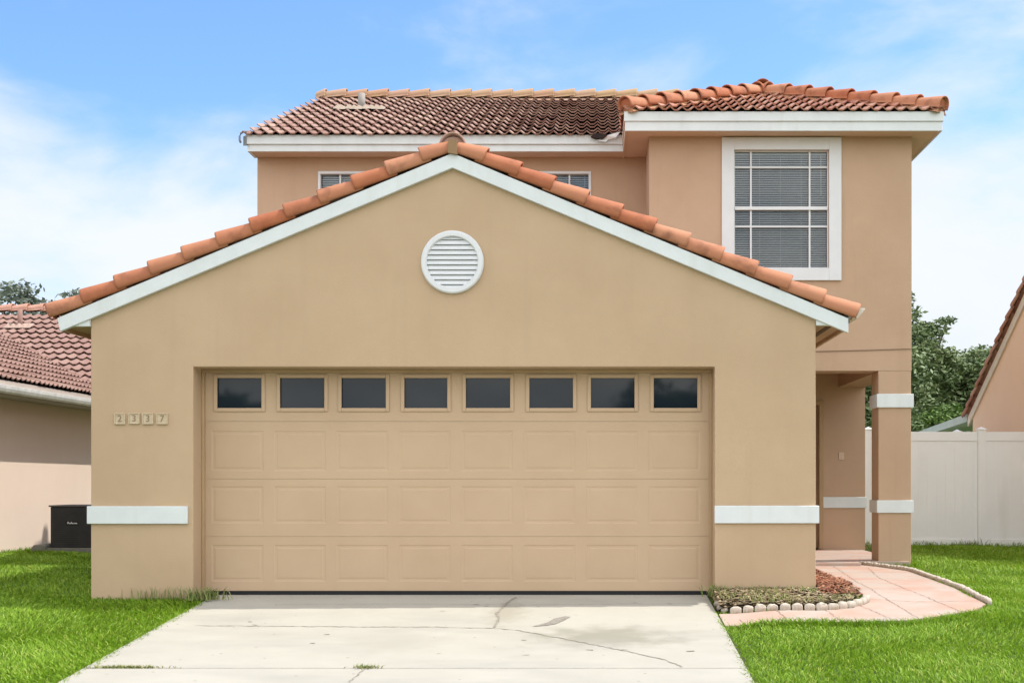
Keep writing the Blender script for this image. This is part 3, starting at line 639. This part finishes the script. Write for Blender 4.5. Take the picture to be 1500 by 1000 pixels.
# bed
bed = [(1.12,-.005),(1.12,-.70),(1.45,-.76),(1.957,-.80),(2.24,-.68),(2.43,-.38),(2.475,-.046),(2.485,.634),(2.49,1.5),(2.49,2.45),(2.09,2.55),(2.09,-.005)]
bm = bmesh.new(); bm.faces.new([bm.verts.new((x, y, 0)) for x, y in bed]); bmesh.ops.triangulate(bm, faces=bm.faces[:])
bmesh.ops.subdivide_edges(bm, edges=bm.edges[:], cuts=7, use_grid_fill=True)
for v in bm.verts:
    edge = min(1, abs(v.co.y + .8) * 2); v.co.z = pz(v.co.x, v.co.y) + .02 + .03 * math.sin(v.co.x*5+v.co.y*3)**2 * edge + random.uniform(0, .02)
me = bpy.data.meshes.new('planting_bed'); bm.to_mesh(me); bm.free(); link('planting_bed', me, M['mulchsoil'], kind='structure')
def inpoly(P, poly):
    x, y = P[:, 0], P[:, 1]; r = np.zeros(len(P), bool); n = len(poly)
    for i in range(n):
        (x1, y1), (x2, y2) = poly[i], poly[(i+1) % n]
        c = ((y1 > y) != (y2 > y)); xi = (x2-x1) * (y-y1) / ((y2-y1) if y2 != y1 else 1e-9) + x1
        r ^= c & (x < xi)
    return r
def chips(n, box, zf, sz_, name):
    mb = MB()
    while n:
        x, y = random.uniform(*box[:2]), random.uniform(*box[2:])
        if not inpoly(np.array([[x, y]]), bed)[0]: continue
        n -= 1; a = random.uniform(0, 6.28); l, w = sz_ * random.uniform(.5, 1.6), sz_ * random.uniform(.2, .5)
        c, s = math.cos(a), math.sin(a); z = zf(x, y) + random.uniform(.0, .02); t = random.uniform(-.3, .3)
        mb.add([(x + c*p*l - s*q*w, y + s*p*l + c*q*w, z + t*p*l) for p, q in ((-1,-1),(1,-1),(1,1),(-1,1))], [(0,1,2,3)], random.random())
    return mb
zf = lambda x, y: pz(x, y) + .055
mb = chips(3600, (2.09, 2.47, -.40, 2.4), zf, .022, 'm'); o = obj('red_bark_mulch', mb, M['mulch'], recalc=False); tag(o, 'red bark mulch scattered over the bed beside the salmon path', 'mulch', kind='stuff')
mb = chips(2600, (1.12, 2.40, -.78, -.02), lambda x, y: pz(x, y) + .045, .028, 's'); o = obj('dry_leaf_litter', mb, mat('leaf_litter', (.30,.22,.12), (.18,.12,.07), .95, 9., tint=(.42,.36,.22), tfac=.7), recalc=False); tag(o, 'dry brown leaf litter in the bed below the right garage pier', 'leaf litter', kind='stuff')
def blades(P, h, w, lean, zf, tint=None, curl=.5, ang=None):
    """grass blades: arrays in, one mesh's worth of vertices and faces out"""
    n = len(P); a = rng.uniform(0, 2*np.pi, n) if ang is None else ang; b = rng.uniform(0, 2*np.pi, n)
    H_ = h * rng.uniform(.5, 1.25, n); L = lean * rng.uniform(.2, 1.3, n) * H_
    z = zf(P[:, 0], P[:, 1]) - .004; dx, dy = np.cos(a), np.sin(a); wx, wy = np.cos(b)*w/2, np.sin(b)*w/2
    V = np.empty((n, 5, 3))
    V[:, 0] = np.stack([P[:,0]-wx, P[:,1]-wy, z], 1); V[:, 1] = np.stack([P[:,0]+wx, P[:,1]+wy, z], 1)
    mx_, my_ = P[:,0]+dx*L*.38, P[:,1]+dy*L*.38; mz = z + H_*.65
    V[:, 2] = np.stack([mx_-wx*.85, my_-wy*.85, mz], 1); V[:, 3] = np.stack([mx_+wx*.85, my_+wy*.85, mz], 1)
    V[:, 4] = np.stack([P[:,0]+dx*L, P[:,1]+dy*L, z + H_*(1-curl*.25*rng.uniform(0,1.6,n))], 1)
    return V
def blade_obj(name, Vs, m, tints):
    V = np.concatenate(Vs); t = np.concatenate(tints); n = len(V); me = bpy.data.meshes.new(name)
    me.vertices.add(n*5); me.vertices.foreach_set('co', V.astype(np.float32).ravel())
    base = (np.arange(n)*5)[:, None]; loops = (base + np.array([[0,1,3,2,2,3,4]])).ravel()
    me.loops.add(n*7); me.loops.foreach_set('vertex_index', loops.astype(np.int32))
    st = (np.arange(n)*7)[:, None] + np.array([[0, 4]]); me.polygons.add(n*2); me.polygons.foreach_set('loop_start', st.ravel().astype(np.int32))
    me.update(calc_edges=True); me.validate()
    at = me.attributes.new('tint', 'FLOAT', 'FACE'); at.data.foreach_set('value', np.repeat(t, 2).astype(np.float32))
    me.polygons.foreach_set('use_smooth', [True]*(n*2))
    return link(name, me, m)
def scatter(n, x0, x1, y0, y1, dens=None):
    P = np.stack([rng.uniform(x0, x1, n), rng.uniform(y0, y1, n)], 1); return P
gzf = lambda x, y: gz(x, y)
# lawn grass
ok = lambda P: ~(inpoly(P, path) | inpoly(P, bed) | ((P[:,0] > GX0-.01) & (P[:,0] < GX1) & (P[:,1] > -.01)) | ((P[:,0] > DX0+.01) & (P[:,0] < DX1-.01)) | ((P[:,0] > 2.0) & (P[:,0] < 3.98) & (P[:,1] > 3.6)) | ((P[:,0] > 3.57) & (P[:,0] < 4.0) & (P[:,1] > 3.87) & (P[:,1] < 4.3)) | ((P[:,0] > -4.7) & (P[:,0] < 4) & (P[:,1] > 6)))
Vs, Ts = [], []
def patch(n, x0, x1, y0, y1, h, w, lean=.9, tm=.46, ts=.30):
    P = scatter(n, x0, x1, y0, y1); P = P[ok(P)]
    # blades lean together in drifts
    ang = 2.6*np.sin(P[:,0]*1.7+1.3*np.sin(P[:,1]*1.1)) + 2.2*np.cos(P[:,1]*1.9+P[:,0]) + rng.normal(0, 1.2, len(P))
    hh = h * (.75 + .5*(.5+.5*np.sin(P[:,0]*3.1+np.cos(P[:,1]*2.7)*2)) * rng.uniform(.6, 1.3, len(P)))
    Vs.append(blades(P, hh, w, lean, gzf, ang=ang)); Ts.append(np.clip(rng.normal(tm, ts, len(P)), 0, 1))
patch(58000, -6.3, -3.58, -3.7, .3, .052, .0095)
patch(62000, -8.9, -4.68, -.2, 8, .050, .010)
patch(9000, -9, -6.2, -3.7, -.2, .06, .012)
patch(66000, 1.08, 4.6, -3.7, .2, .048, .0090)
patch(56000, 3.3, 6.6, -.2, 9.0, .046, .009)
patch(14000, 4.6, 7.6, -3.7, 8.8, .055, .012)
patch(22000, -9, -3.6, -7, -3.7, .06, .013); patch(26000, 1.1, 8, -7, -3.7, .06, .013)
# ragged edge where the lawn meets wall, drive and path
def fringe(pts, n, h, spread=.05, w=.007, tm=.35, lean=1.0):
    for (x0, y0), (x1, y1) in zip(pts, pts[1:]):
        k = max(3, int(n * math.hypot(x1-x0, y1-y0))); t = rng.uniform(0, 1, k)
        P = np.stack([x0+(x1-x0)*t + rng.normal(0, spread, k), y0+(y1-y0)*t + rng.normal(0, spread, k)], 1)
        P = P[~((P[:,0] > GX0) & (P[:,0] < GX1) & (P[:,1] > 0))]
        Vs.append(blades(P, h, w, lean, gzf)); Ts.append(np.clip(rng.normal(tm, .2, len(P)), 0, 1))
fringe([(-4.69,-.05),(-3.62,-.06)], 600, .075, .05, tm=.2); fringe([(-3.60,-.1),(-3.60,-3.6)], 500, .06, .03); fringe([(1.11,-1.4),(1.10,-3.6)], 500, .055, .022)
fringe([(1.09,-.85),(1.10,-1.4)], 300, .05, .015); fringe([(1.14,-1.40),(2.2,-1.43),(2.62,-1.37),(3.04,-1.12),(3.3,-.93)], 1100, .075, .035); fringe([(4.05,8.90),(7.5,8.90)], 200, .10, .03, tm=.3)
fringe([(3.56,.0),(3.74,2.7),(3.42,4.0)], 350, .06, .03); fringe([(-8.72,4),(-8.72,9)], 150, .08, .04); fringe([(3.6,3.84),(4.05,3.84),(4.05,4.4)], 400, .08, .03)
grass = blade_obj('grass', Vs, M['grass'], Ts); tag(grass, 'mown bright green lawn grass on both sides of the driveway', 'grass', kind='stuff')

# edging stones: one half-round concrete stone, copied along both runs
def stone_mesh(w, h, t):
    n = 9; out = [(-w/2, -.04)] + [(w/2*math.cos(a), h*.45 + h*.55*math.sin(a)) for a in np.linspace(math.pi, 0, n)] + [(w/2, -.04)]
    bm = bmesh.new(); k = len(out); rows = [(-t/2, .86), (-t/2*.75, 1.), (t/2*.75, 1.), (t/2, .86)]
    vs = [[bm.verts.new((x*s, y, z*s if z > 0 else z)) for x, z in out] for y, s in rows]
    for a, b in zip(vs, vs[1:]):
        for i in range(k): bm.faces.new((a[i], a[(i+1) % k], b[(i+1) % k], b[i]))
    bm.faces.new(vs[0][::-1]); bm.faces.new(vs[-1])
    for v in bm.verts: v.co += Vector((random.gauss(0, .0022), random.gauss(0, .0022), random.gauss(0, .0022)))
    bmesh.ops.recalc_face_normals(bm, faces=bm.faces); me = bpy.data.meshes.new('edging_stone'); bm.to_mesh(me); bm.free()
    me.polygons.foreach_set('use_smooth', [True]*len(me.polygons)); me.materials.append(M['stone']); return me
stones = [stone_mesh(.096, .058, .055) for _ in range(5)]
def along(pts, step, start=0.):
    out = []; carry = start
    for a, b in zip(pts, pts[1:]):
        a, b = Vector(a), Vector(b); L = (b-a).length; s = carry
        while s < L: out.append((a + (b-a)*s/L, math.atan2((b-a).y, (b-a).x))); s += step
        carry = s - L
    return out
def lay(pts, step, label, group, zoff=0., sc=1., special=None):
    L = along(pts, step)
    for i, (p, a) in enumerate(L):
        o = bpy.data.objects.new('edging_stone', stones[i % 5]); COL.objects.link(o)
        o.location = (p.x, p.y, pz(p.x, p.y) + zoff); o.rotation_euler = (random.uniform(-.08, .08), random.uniform(-.06, .06), a + random.uniform(-.07, .07))
        k = sc*random.uniform(.93, 1.05); o.scale = (k, k, k*random.uniform(.85, 1.08)); lb = label
        if i == 0 and special: lb = special[0]
        if i == len(L)-1 and special: lb = special[1]
        tag(o, lb, 'edging stone', group)
lay([(1.25,-.775),(1.50,-.80),(1.957,-.835),(2.10,-.805),(2.26,-.70),(2.40,-.56),(2.50,-.36)], .106, 'small whitewashed half round stone in the row fronting the mulch bed', 'edging stones fronting the mulch bed',
    special=('whitewashed half round stone at the driveway end of the bed edging', 'whitewashed half round stone where the bed edging stops beside the path'))
lay([(3.30,4.0),(3.50,3.45),(3.68,2.72),(3.60,1.3),(3.52,.03),(3.54,-.50)], .080, 'small whitewashed stone in the long row between path and right lawn', 'edging stones between path and lawn', sc=.80,
    special=('whitewashed edging stone at the porch end of the long row', 'whitewashed edging stone ending the long row at the front of the lawn'))
for i, (x, y) in enumerate(((1.13,-.35),(1.15,-.47),(1.13,-.58),(1.16,-.68))):
    o = bpy.data.objects.new('rubble_stone', stones[i]); COL.objects.link(o); o.location = (x, y, dz(y)+.02); o.rotation_euler = (1.2, random.uniform(-.4,.4), 1.4+random.uniform(-.5,.5)); o.scale = (.6,.6,.6)
    tag(o, 'small tumbled stone chip between driveway edge and mulch bed', 'stone', 'stone chips along the driveway edge of the bed')

# weeds
def weed(name, label, cat, loc, n, h, spread, lean=.9, w=.008, tm=.4, group=None, m='weed'):
    P = np.stack([rng.normal(0, spread[0], n), rng.normal(0, spread[1], n)], 1)
    V = blades(P, h, w, lean, lambda x, y: np.zeros_like(x)); o = blade_obj(name, [V], M[m], [np.clip(rng.normal(tm, .3, n), 0, 1)]); o.location = loc
    return tag(o, label, cat, group)
weed('weed_tuft', 'low weeds sprouting at the foot of the right garage pier, by the door', 'weed', (1.16, -.10, -.03), 130, .11, (.05,.05), w=.010)
weed('weed_tuft', 'thin weeds growing along the base of the left garage pier', 'weed', (-4.05, -.07, -.06), 80, .12, (.15,.02), .5, .006, .5)
weed('weed_tuft', 'scraggly weeds at the left end of the garage door', 'weed', (-3.62, -.10, -.06), 160, .12, (.10,.05), w=.009, tm=.2)
weed('grass_tuft', 'dry grass tuft in the driveway joint near the left lawn', 'grass tuft', (-3.30, -2.80, dz(-2.8)-.005), 420, .03, (.13,.010), 1.2, .006, .5)
weed('grass_tuft', 'small green tuft in the driveway joint left of centre', 'grass tuft', (-1.60, -2.80, dz(-2.8)-.005), 130, .035, (.05,.02), 1.3, .007, .25)
weed('weed_tuft', 'weed sprouting at the foot of the white fence below its post', 'weed', (6.30, 8.86, -.03), 35, .15, (.10,.02), .8, .010, .2)
weed('weed_tuft', 'small weed beside the porch wall corner behind the pillar', 'weed', (4.1, 6.6, -.03), 50, .22, (.04,.05), .6, .014, .2)
Pb = scatter(950, 1.14, 2.44, -.78, -.03); Pb = Pb[inpoly(Pb, bed) & ((Pb[:,0] < 2.05) | (Pb[:,1] < -.42))]; Pb = Pb[np.sin(Pb[:,0]*9)+np.cos(Pb[:,1]*11+Pb[:,0]*4) > -.7]
o = blade_obj('bed_weeds', [blades(Pb, .075, .008, .9, lambda x, y: slope(y)+.03)], M['weed'], [np.clip(rng.normal(.45, .3, len(Pb)), 0, 1)]); tag(o, 'patchy green weeds and grass in the bed under the right pier', 'weeds', kind='stuff')

# ------------------------------------------------------------------ white vinyl fence
FYY = 8.94
fe = thing('vinyl_fence', 'white vinyl privacy fence running from the house to the right neighbour', 'fence', (5.8, FYY, -.03))
def panel(x0, x1):
    mb = MB(); mb.box(x0, x1, FYY-.022, FYY+.022, 1.72, 1.87); mb.box(x0, x1, FYY-.022, FYY+.022, -.03, .09)
    x = x0; w = .1525
    while x < x1-.01:
        e = min(x+w-.003, x1); mb.box(x, e, FYY-.011, FYY+.011, .09, 1.72); x += w
    mb.box(x0, x1, FYY-.007, FYY+.007, .09, 1.72)
    obj('panel', mb, M['vinyl'], fe, bevel=.002)
for a, b in ((4.02, 4.515), (4.645, 6.392), (6.522, 7.44)): panel(a, b)
for x in (4.58, 6.457):
    mb = MB(); mb.box(x-.064, x+.064, FYY-.064, FYY+.064, -.1, 1.90); p = obj('post', mb, M['vinyl'], fe, bevel=.004)
    mb = MB(); mb.box(x-.074, x+.074, FYY-.074, FYY+.074, 1.90, 1.918); mb.add([(x-.07,FYY-.07,1.918),(x+.07,FYY-.07,1.918),(x+.07,FYY+.07,1.918),(x-.07,FYY+.07,1.918),(x,FYY,1.952)], [(0,1,4),(1,2,4),(2,3,4),(3,0,4)]); obj('cap', mb, M['vinyl'], p, local=True)
# a second run behind it
f2 = thing('vinyl_fence', 'white fence post cap just showing over the top rail of the long fence', 'fence', (6.55, 10.6, -.03))
mb = MB(); mb.box(6.49, 6.61, 10.54, 10.66, -.1, 1.92); p = obj('post', mb, M['vinyl'], f2, bevel=.004)
mb = MB(); mb.box(6.47, 6.63, 10.52, 10.68, 1.92, 1.945); mb.add([(6.48,10.53,1.945),(6.62,10.53,1.945),(6.62,10.67,1.945),(6.48,10.67,1.945),(6.55,10.6,1.985)], [(0,1,4),(1,2,4),(2,3,4),(3,0,4)]); obj('cap', mb, M['vinyl'], p, local=True)
mb = MB(); mb.box(6.53, 6.57, 10.66, 16, -.05, 1.80); obj('panel', mb, M['vinyl'], f2)

# ------------------------------------------------------------------ left neighbour
NL = thing('bungalow', 'pale pink single storey house with brown tiled roof and long white gutter', 'house', (-14, 8, 0))
mb = MB(); mb.box(-20, -8.77, -3.5, 22, -.2, 2.36); obj('wall', mb, M['nwall'], NL)
ne = 2.45; NX = -8.25
L_ = tile_roof((NX, -4.0, ne), (0,1,0), (-CP,0,SP), 26, 15, e=.36, tw=.30, waves=2, amp=.022, length=5.3)
nr = obj('roof', L_, M['nroof'], NL, recalc=False)
# valley through (-12.06,13.5) and (-9.91,11.36): main body roof faces the front and rises behind it
yv = lambda x: 13.513 + (-12.06 - x)
BY0 = 9.75
B_ = tile_roof((-20, BY0, 4.04 - .4167*(13.513-BY0) + .02), (1,0,0), (0,CP,SP), 11.75, 15, e=.36, tw=.38, waves=2, amp=.026, length=(15.0-BY0)/CP)
obj('rear_roof', B_, M['nroof'], NL, recalc=False)
zr_ = 4.04 + .4167*(15.0-13.513)
mb = MB(); mb.prism([(BY0, zr_-.4167*(15-BY0)-.01), (15, zr_-.01), (20.2, zr_-2.18)], 'x', -20, -8.3); mb.prism([(NX-.02, ne-.01), (-13.2, ne+.4167*4.93), (-18.1, ne-.01)], 'y', -3.98, 13); obj('roof_deck', mb, M['deck'], NL)
mb = MB(); mb.prism([(BY0+.2, 2.36), (BY0+.2, zr_-.4167*(15-BY0-.2)-.03), (15, zr_-.03), (20, zr_-2.12), (20, 2.36)], 'x', -8.297, -8.26); obj('gable_wall', mb, M['nwall'], NL)
mb = MB(); barrel(mb, (-8.4, 15.0, zr_+.07), (-20, 15.0, zr_+.07), r=.13, a0=-10, a1=190); obj('ridge_tiles', mb, mat('dusty_orange_tile', (.50,.28,.20), (.42,.22,.16), .85, 4.), NL, recalc=False, smooth=True)
mb = MB(); zp = zr_ - .4167*1.2; mb.tube([(-11.78, 13.8, zp-.05), (-11.78, 13.8, zp+.42)], .05, 12); vp = obj('vent_pipe', mb, M['nroof'], NL, smooth=True)
mb = MB()
for q in range(5): mb.add([(-12.05+.11*q, 13.62, zp+.03), (-11.94+.11*q, 13.62, zp+.03), (-11.95+.11*q, 13.86, zp+.15), (-12.04+.11*q, 13.86, zp+.15), (-11.995+.11*q, 13.72, zp+.14)], [(0,1,4),(1,2,4),(2,3,4),(3,0,4)])
obj('pipe_flashing', mb, mat('pale_pink_cement', (.42,.30,.24), None, .9), vp, local=True)
mb = MB(); mb.box(-8.36, -8.258, -4, 20, 2.39, 2.462); mb.box(-8.36, -8.325, -4, 20, 2.27, 2.39); mb.box(-8.77, -8.36, -4, 20, 2.27, 2.285); obj('fascia', mb, mat('dull_pink_fascia', (.48,.42,.37), None, .8), NL)
mb = MB(); pr = [(-8.324,2.40),(-8.322,2.33),(-8.29,2.285),(-8.25,2.275),(-8.21,2.30),(-8.195,2.34),(-8.19,2.385),(-8.205,2.39),(-8.22,2.39)]
mb.prism(pr, 'y', -4, 20); obj('gutter', mb, M['gutter'], NL, smooth=False)

# air conditioner and block
ac = thing('air_conditioner', 'black outdoor air conditioner cabinet by the pale neighbour wall', 'air conditioner', (-7.8, 7.4, 0))
mb = MB(); mb.box(-8.18, -7.44, 7.05, 7.79, .045, .66); obj('cabinet', mb, M['ac'], ac, bevel=.012)
mb = MB()
for i in range(17): mb.box(-8.13, -7.49, 7.043, 7.049, .10+.030*i, .112+.030*i)
for i in range(17): mb.box(-8.187, -8.181, 7.10, 7.74, .10+.030*i, .112+.030*i)
obj('side_louvre', mb, M['ac'], ac)
mb = MB(); mb.box(-8.20, -7.42, 7.03, 7.81, .66, .685); obj('lid', mb, mat('grey_lid', (.10,.09,.085), None, .6), ac, bevel=.006)
mb = MB(); mb.box(-8.25, -7.37, 6.98, 7.86, -.06, .044); obj('pad', mb, M['graystone'], ac)
mb = MB(); pts = []
zz = .405
word = [(-7.915,.0),(-7.91,.028),(-7.895,.024),(-7.90,.012),(-7.888,.0),(-7.88,.014),(-7.872,.0),(-7.862,.014),(-7.855,.03),(-7.85,.0),(-7.84,.014),(-7.832,.0),(-7.822,.012),(-7.812,.014),(-7.805,.0),(-7.797,.014),(-7.788,.0),(-7.78,.014),(-7.77,.0)]
for (a, b), (c, d) in zip(word, word[1:]): mb.tube([(a, 7.036, zz+b), (c, 7.036, zz+d)], .0042, 5)
obj('badge_script', mb, M['acbadge'], ac)
mb = MB(); mb.box(-7.94, -7.745, 7.039, 7.0425, zz-.022, zz+.048); obj('badge', mb, mat('badge_black', (.012,.012,.013), None, .3), ac)
mb = MB(); mb.prism([(-8.46,.0),(-8.20,.0),(-8.21,.12),(-8.26,.135),(-8.40,.12)], 'y', 6.95, 7.25); mb.v = [(x, y, z-.03) for x, y, z in mb.v]
o = obj('stone_block', mb, M['graystone'], bevel=.02); tag(o, 'small grey stone block on the grass beside the black air conditioner', 'stone block')

# ------------------------------------------------------------------ right neighbour
NR = thing('gabled_house', 'light peach house with steep tiled gable edge behind the white fence', 'house', (12, 8, 0))
X0 = 7.5; p1 = (12.97, 2.34); p2 = (9.87, 4.25); sl_ = (p2[1]-p1[1])/(p1[0]-p2[0]); ay = 7.9; az = p1[1] + sl_*(p1[0]-ay); fy = 2*ay - p1[0]
mb = MB(); mb.prism([(12.75,-.2),(12.75,p1[1]+.05),(ay,az-.08),(fy+.2,p1[1]+.05),(fy+.2,-.2)], 'x', X0, X0+9); obj('wall', mb, M['nwall2'], NR)
mb = MB(); t1, t2 = .0, .17
mb.prism([(p1[0],p1[1]-.02),(ay,az-.02),(fy,p1[1]-.02),(fy,p1[1]-.2),(ay,az-.2),(p1[0],p1[1]-.2)], 'x', X0-.035, X0-.001); obj('barge_board', mb, M['cream'], NR)
sa = math.atan(sl_)
R1 = tile_roof((X0-.06, p1[0]+.1, p1[1]-.06), (1,0,0), (0,-math.cos(sa),math.sin(sa)), 9.1, 17, e=.36, length=(p1[0]+.1-ay)/math.cos(sa))
R2 = tile_roof((X0-.06, fy-.1, p1[1]-.06), (1,0,0), (0,math.cos(sa),math.sin(sa)), 9.1, 17, e=.36, length=(p1[0]+.1-ay)/math.cos(sa)); k = len(R2.f); R1.add(R2.v, R2.f); R1.t[-k:] = R2.t
rr_ = obj('roof', R1, M['roofred'], NR, recalc=False)
mb = MB(); mb.prism([(p1[0]+.05,p1[1]-.08),(ay,az-.05),(fy-.05,p1[1]-.08),(fy-.05,p1[1]-.03),(ay,az+.0),(p1[0]+.05,p1[1]-.03)], 'x', X0-.034, X0+9); obj('roof_deck', mb, mat('brown_roof_edge', (.22,.11,.075), None, .9), rr_, local=True)
mb = MB(); barrel(mb, (X0-.03, p1[0]+.12, p1[1]-.0), (X0-.03, ay, az+.06), r=.095, side=(-1,0,0)); barrel(mb, (X0-.03, fy-.12, p1[1]-.0), (X0-.03, ay, az+.06), r=.095, side=(-1,0,0)); obj('rake_tiles', mb, M['roofred'], rr_, recalc=False, smooth=True, local=True)
# screened patio behind it
LP = thing('screened_patio', 'screened patio with pale green roof edge behind the fence and peach house', 'patio', (7.6, 15, 0))
mb = MB(); mb.add([(7.45,12.99,2.24),(8.9,12.99,2.30),(8.9,16.6,2.12),(7.45,16.6,2.06),(7.45,12.99,2.40),(8.9,12.99,2.5),(8.9,16.6,2.32),(7.45,16.6,2.20)], [(3,2,1,0),(4,5,6,7),(0,1,5,4),(1,2,6,5),(2,3,7,6),(3,0,4,7)]); obj('roof_panel', mb, M['lanai'], LP)
for y in (13.05, 13.75, 14.6, 15.5, 16.5):
    mb = MB(); mb.box(7.48, 7.54, y-.03, y+.03, 0, 2.06); obj('post', mb, M['lanai'], LP)
mb = MB(); mb.box(7.55, 7.56, 13, 16.5, 0, 2.05); obj('screen', mb, M['dark'], LP)

# ------------------------------------------------------------------ trees
def leaves(clumps, size, n_each, flat=.4):
    """leaf-sized faces scattered through clumps (x, y, z, rx, ry, rz)"""
    Vs = []; Ts = []
    for (x, y, z, rx, ry, rz) in clumps:
        n = n_each; d = rng.normal(0, 1, (n, 3)); d /= np.linalg.norm(d, axis=1)[:, None]; r = rng.uniform(.15, 1, n)[:, None] ** .5
        C = np.array([x, y, z]) + d * r * np.array([rx, ry, rz]) * rng.uniform(.85, 1.2, (n, 1))
        a = rng.normal(0, 1, (n, 3)); a[:, 2] *= flat; a /= np.linalg.norm(a, axis=1)[:, None]
        b = np.cross(a, rng.normal(0, 1, (n, 3))); b /= np.linalg.norm(b, axis=1)[:, None]
        s = size * rng.uniform(.5, 1.3, (n, 1)); q = s * .42
        V = np.stack([C - a*s, C + b*q - a*s*.1, C + a*s, C - b*q - a*s*.1], 1); Vs.append(V)
        Ts.append(np.clip(rng.normal(.3 + .35*(d[:, 2]*.5+.5)*0 + rng.uniform(-.2, .3), .22, n), 0, 1))
    return np.concatenate(Vs), np.concatenate(Ts)
def leafobj(name, V, t, m, parent):
    n = len(V); me = bpy.data.meshes.new(name); me.vertices.add(n*4); me.vertices.foreach_set('co', V.astype(np.float32).ravel())
    me.loops.add(n*4); me.loops.foreach_set('vertex_index', np.arange(n*4, dtype=np.int32)); me.polygons.add(n); me.polygons.foreach_set('loop_start', np.arange(0, n*4, 4, dtype=np.int32))
    me.update(calc_edges=True); at = me.attributes.new('tint', 'FLOAT', 'FACE'); at.data.foreach_set('value', t.astype(np.float32))
    return link(name, me, m, parent, local=True)
def tree(name, label, loc, crown, nclump, n_each, size, m, trunk_h, tr=.18, csize=(.5,.9), cat='tree', group=None, lower=0., shell=.35, extra=()):
    """crown = (cx, cy, cz, rx, ry, rz) relative to the base"""
    T = thing(name, label, cat, loc, group); cx, cy, cz, rx, ry, rz = crown
    cl = []; tips = []
    while len(cl) < nclump:
        d = Vector((random.gauss(0,1), random.gauss(0,1), random.gauss(0,1))).normalized() * random.uniform(shell, 1.0) ** .5
        if d.z < lower - .9: continue
        s = random.uniform(*csize); p = (cx + d.x*rx, cy + d.y*ry, cz + d.z*rz); cl.append((*p, s, s, s*random.uniform(.5,.8))); tips.append(p)
    V, t = leaves(cl, size, n_each)
    if extra:
        V2, t2 = leaves(list(extra), size, 90); V = np.concatenate([V, V2]); t = np.concatenate([t, t2]); tips += [e[:3] for e in extra]
    leafobj('crown', V, t, m, T)
    mb = MB(); mb.tube([(0,0,-.2),(.06,.02,trunk_h*.4),(-.03,.05,trunk_h*.75),(cx*.4,cy*.4,trunk_h)], [tr*1.3, tr, tr*.85, tr*.7], 10)
    for p in random.sample(tips, min(len(tips), 16)):
        s = Vector((cx*.3, cy*.3, trunk_h*random.uniform(.75, 1.0))); e = Vector(p); mid = s.lerp(e, .5) + Vector((random.uniform(-.3,.3), random.uniform(-.3,.3), random.uniform(.0,.4)))
        mb.tube([s, mid, e], [tr*.45, tr*.25, tr*.06], 6)
    obj('trunk', mb, M['bark'], T, smooth=True, local=True); return T
gt = 'trees behind the right fence'
tree('oak_tree', 'tall dark oak with loose leafy branches, directly behind the porch pillar and house corner', (10.6, 31, -.1), (.0,0,5.0,1.7,2.0,1.9), 60, 330, .10, M['leaf'], 3.6, .2, (.35,.65), group=gt, extra=[(.9,-.3,6.1,.5,.4,.35),(1.35,-.2,6.5,.45,.4,.25),(1.7,0,6.75,.3,.3,.15),(1.3,0,5.7,.5,.4,.3),(1.9,.1,5.35,.45,.4,.25),(2.3,.2,5.1,.35,.3,.2),(.5,0,7.0,.4,.3,.3),(.35,0,7.5,.2,.2,.3)])
tree('oak_tree', 'broad dense dark green tree in the middle of the gap behind the fence', (13.4, 33, -.1), (0,0,3.6,2.6,2.2,2.3), 100, 800, .10, M['leaf'], 2.6, .22, (.6,1.0), group=gt)
tree('oak_tree', 'dark leafy tree whose crown touches the peach neighbour roof edge', (15.6, 35, -.1), (0,0,3.9,2.2,2.2,2.3), 90, 760, .10, M['leaf'], 2.8, .2, (.6,1.0), group=gt)
tree('oak_tree', 'dark tree seen through the porch opening behind the fence', (9.0, 28, -.1), (0,0,3.2,2.0,2.0,2.4), 70, 600, .10, M['leaf'], 2.4, .2, (.5,.9), group=gt)
tree('bush', 'brighter green bush below the dark trees, above the patio roof', (11.1, 27.5, -.1), (0,0,2.0,1.5,1.3,1.5), 60, 500, .085, M['leafb'], 1.0, .08, (.4,.7), 'bush')
tree('tree', 'sparse grey leaved tree top above the left neighbour roof, at the photo edge', (-21.5, 33, -.1), (0,0,7.05,1.9,1.8,1.5), 34, 75, .12, M['leafg'], 4.5, .2, (.3,.6))
tree('tree', 'thin treetop just left of the garage roof corner', (-18.8, 33, -.1), (0,0,7.15,1.1,1.3,.8), 20, 40, .13, M['leafg'], 5, .16, (.3,.5))
# small palm behind the fence
PA = thing('palm', 'small palm with pale spiky fronds just over the fence beside its post', 'palm', (7.0, 9.9, -.05))
mb = MB(); mb.tube([(0,0,0),(.01,.0,.9),(0,.02,1.72)], [.06,.05,.04], 8); obj('trunk', mb, M['bark'], PA, smooth=True, local=True)
mb = MB()
for i in range(16):
    a = i*2.4; e = random.uniform(.1, .9); l = random.uniform(.28, .45); d = Vector((math.cos(a)*math.cos(e), math.sin(a)*math.cos(e), math.sin(e))); s = d.cross(Vector((0,0,1))).normalized()*.014; b = Vector((0,0.02,1.72))
    m_ = b + d*l*.6; t_ = b + d*l + Vector((0,0,-.06)); mb.add([b-s*.5, b+s*.5, m_+s, t_, m_-s], [(0,1,2,4),(4,2,3)], random.random())
obj('frond', mb, mat('palm_frond', (.22,.26,.10), None, .6, tint=(.40,.38,.20), tfac=.7), PA, recalc=False, local=True)
# trees across the street, seen mirrored in the garage door panes
tree('street_tree', 'tree across the street mirrored in the right end panes of the garage door', (3.2, -34, -.6), (0,0,2.9,3.4,2.6,2.0), 60, 150, .28, M['leaf'], 3, .25, (.9,1.5), group='trees across the street')
tree('street_tree', 'tree across the street mirrored in the leftmost pane of the garage door', (-13.6, -34, -.6), (0,0,3.1,1.9,2,1.8), 36, 160, .25, M['leaf'], 2, .2, (.6,1.0), group='trees across the street')
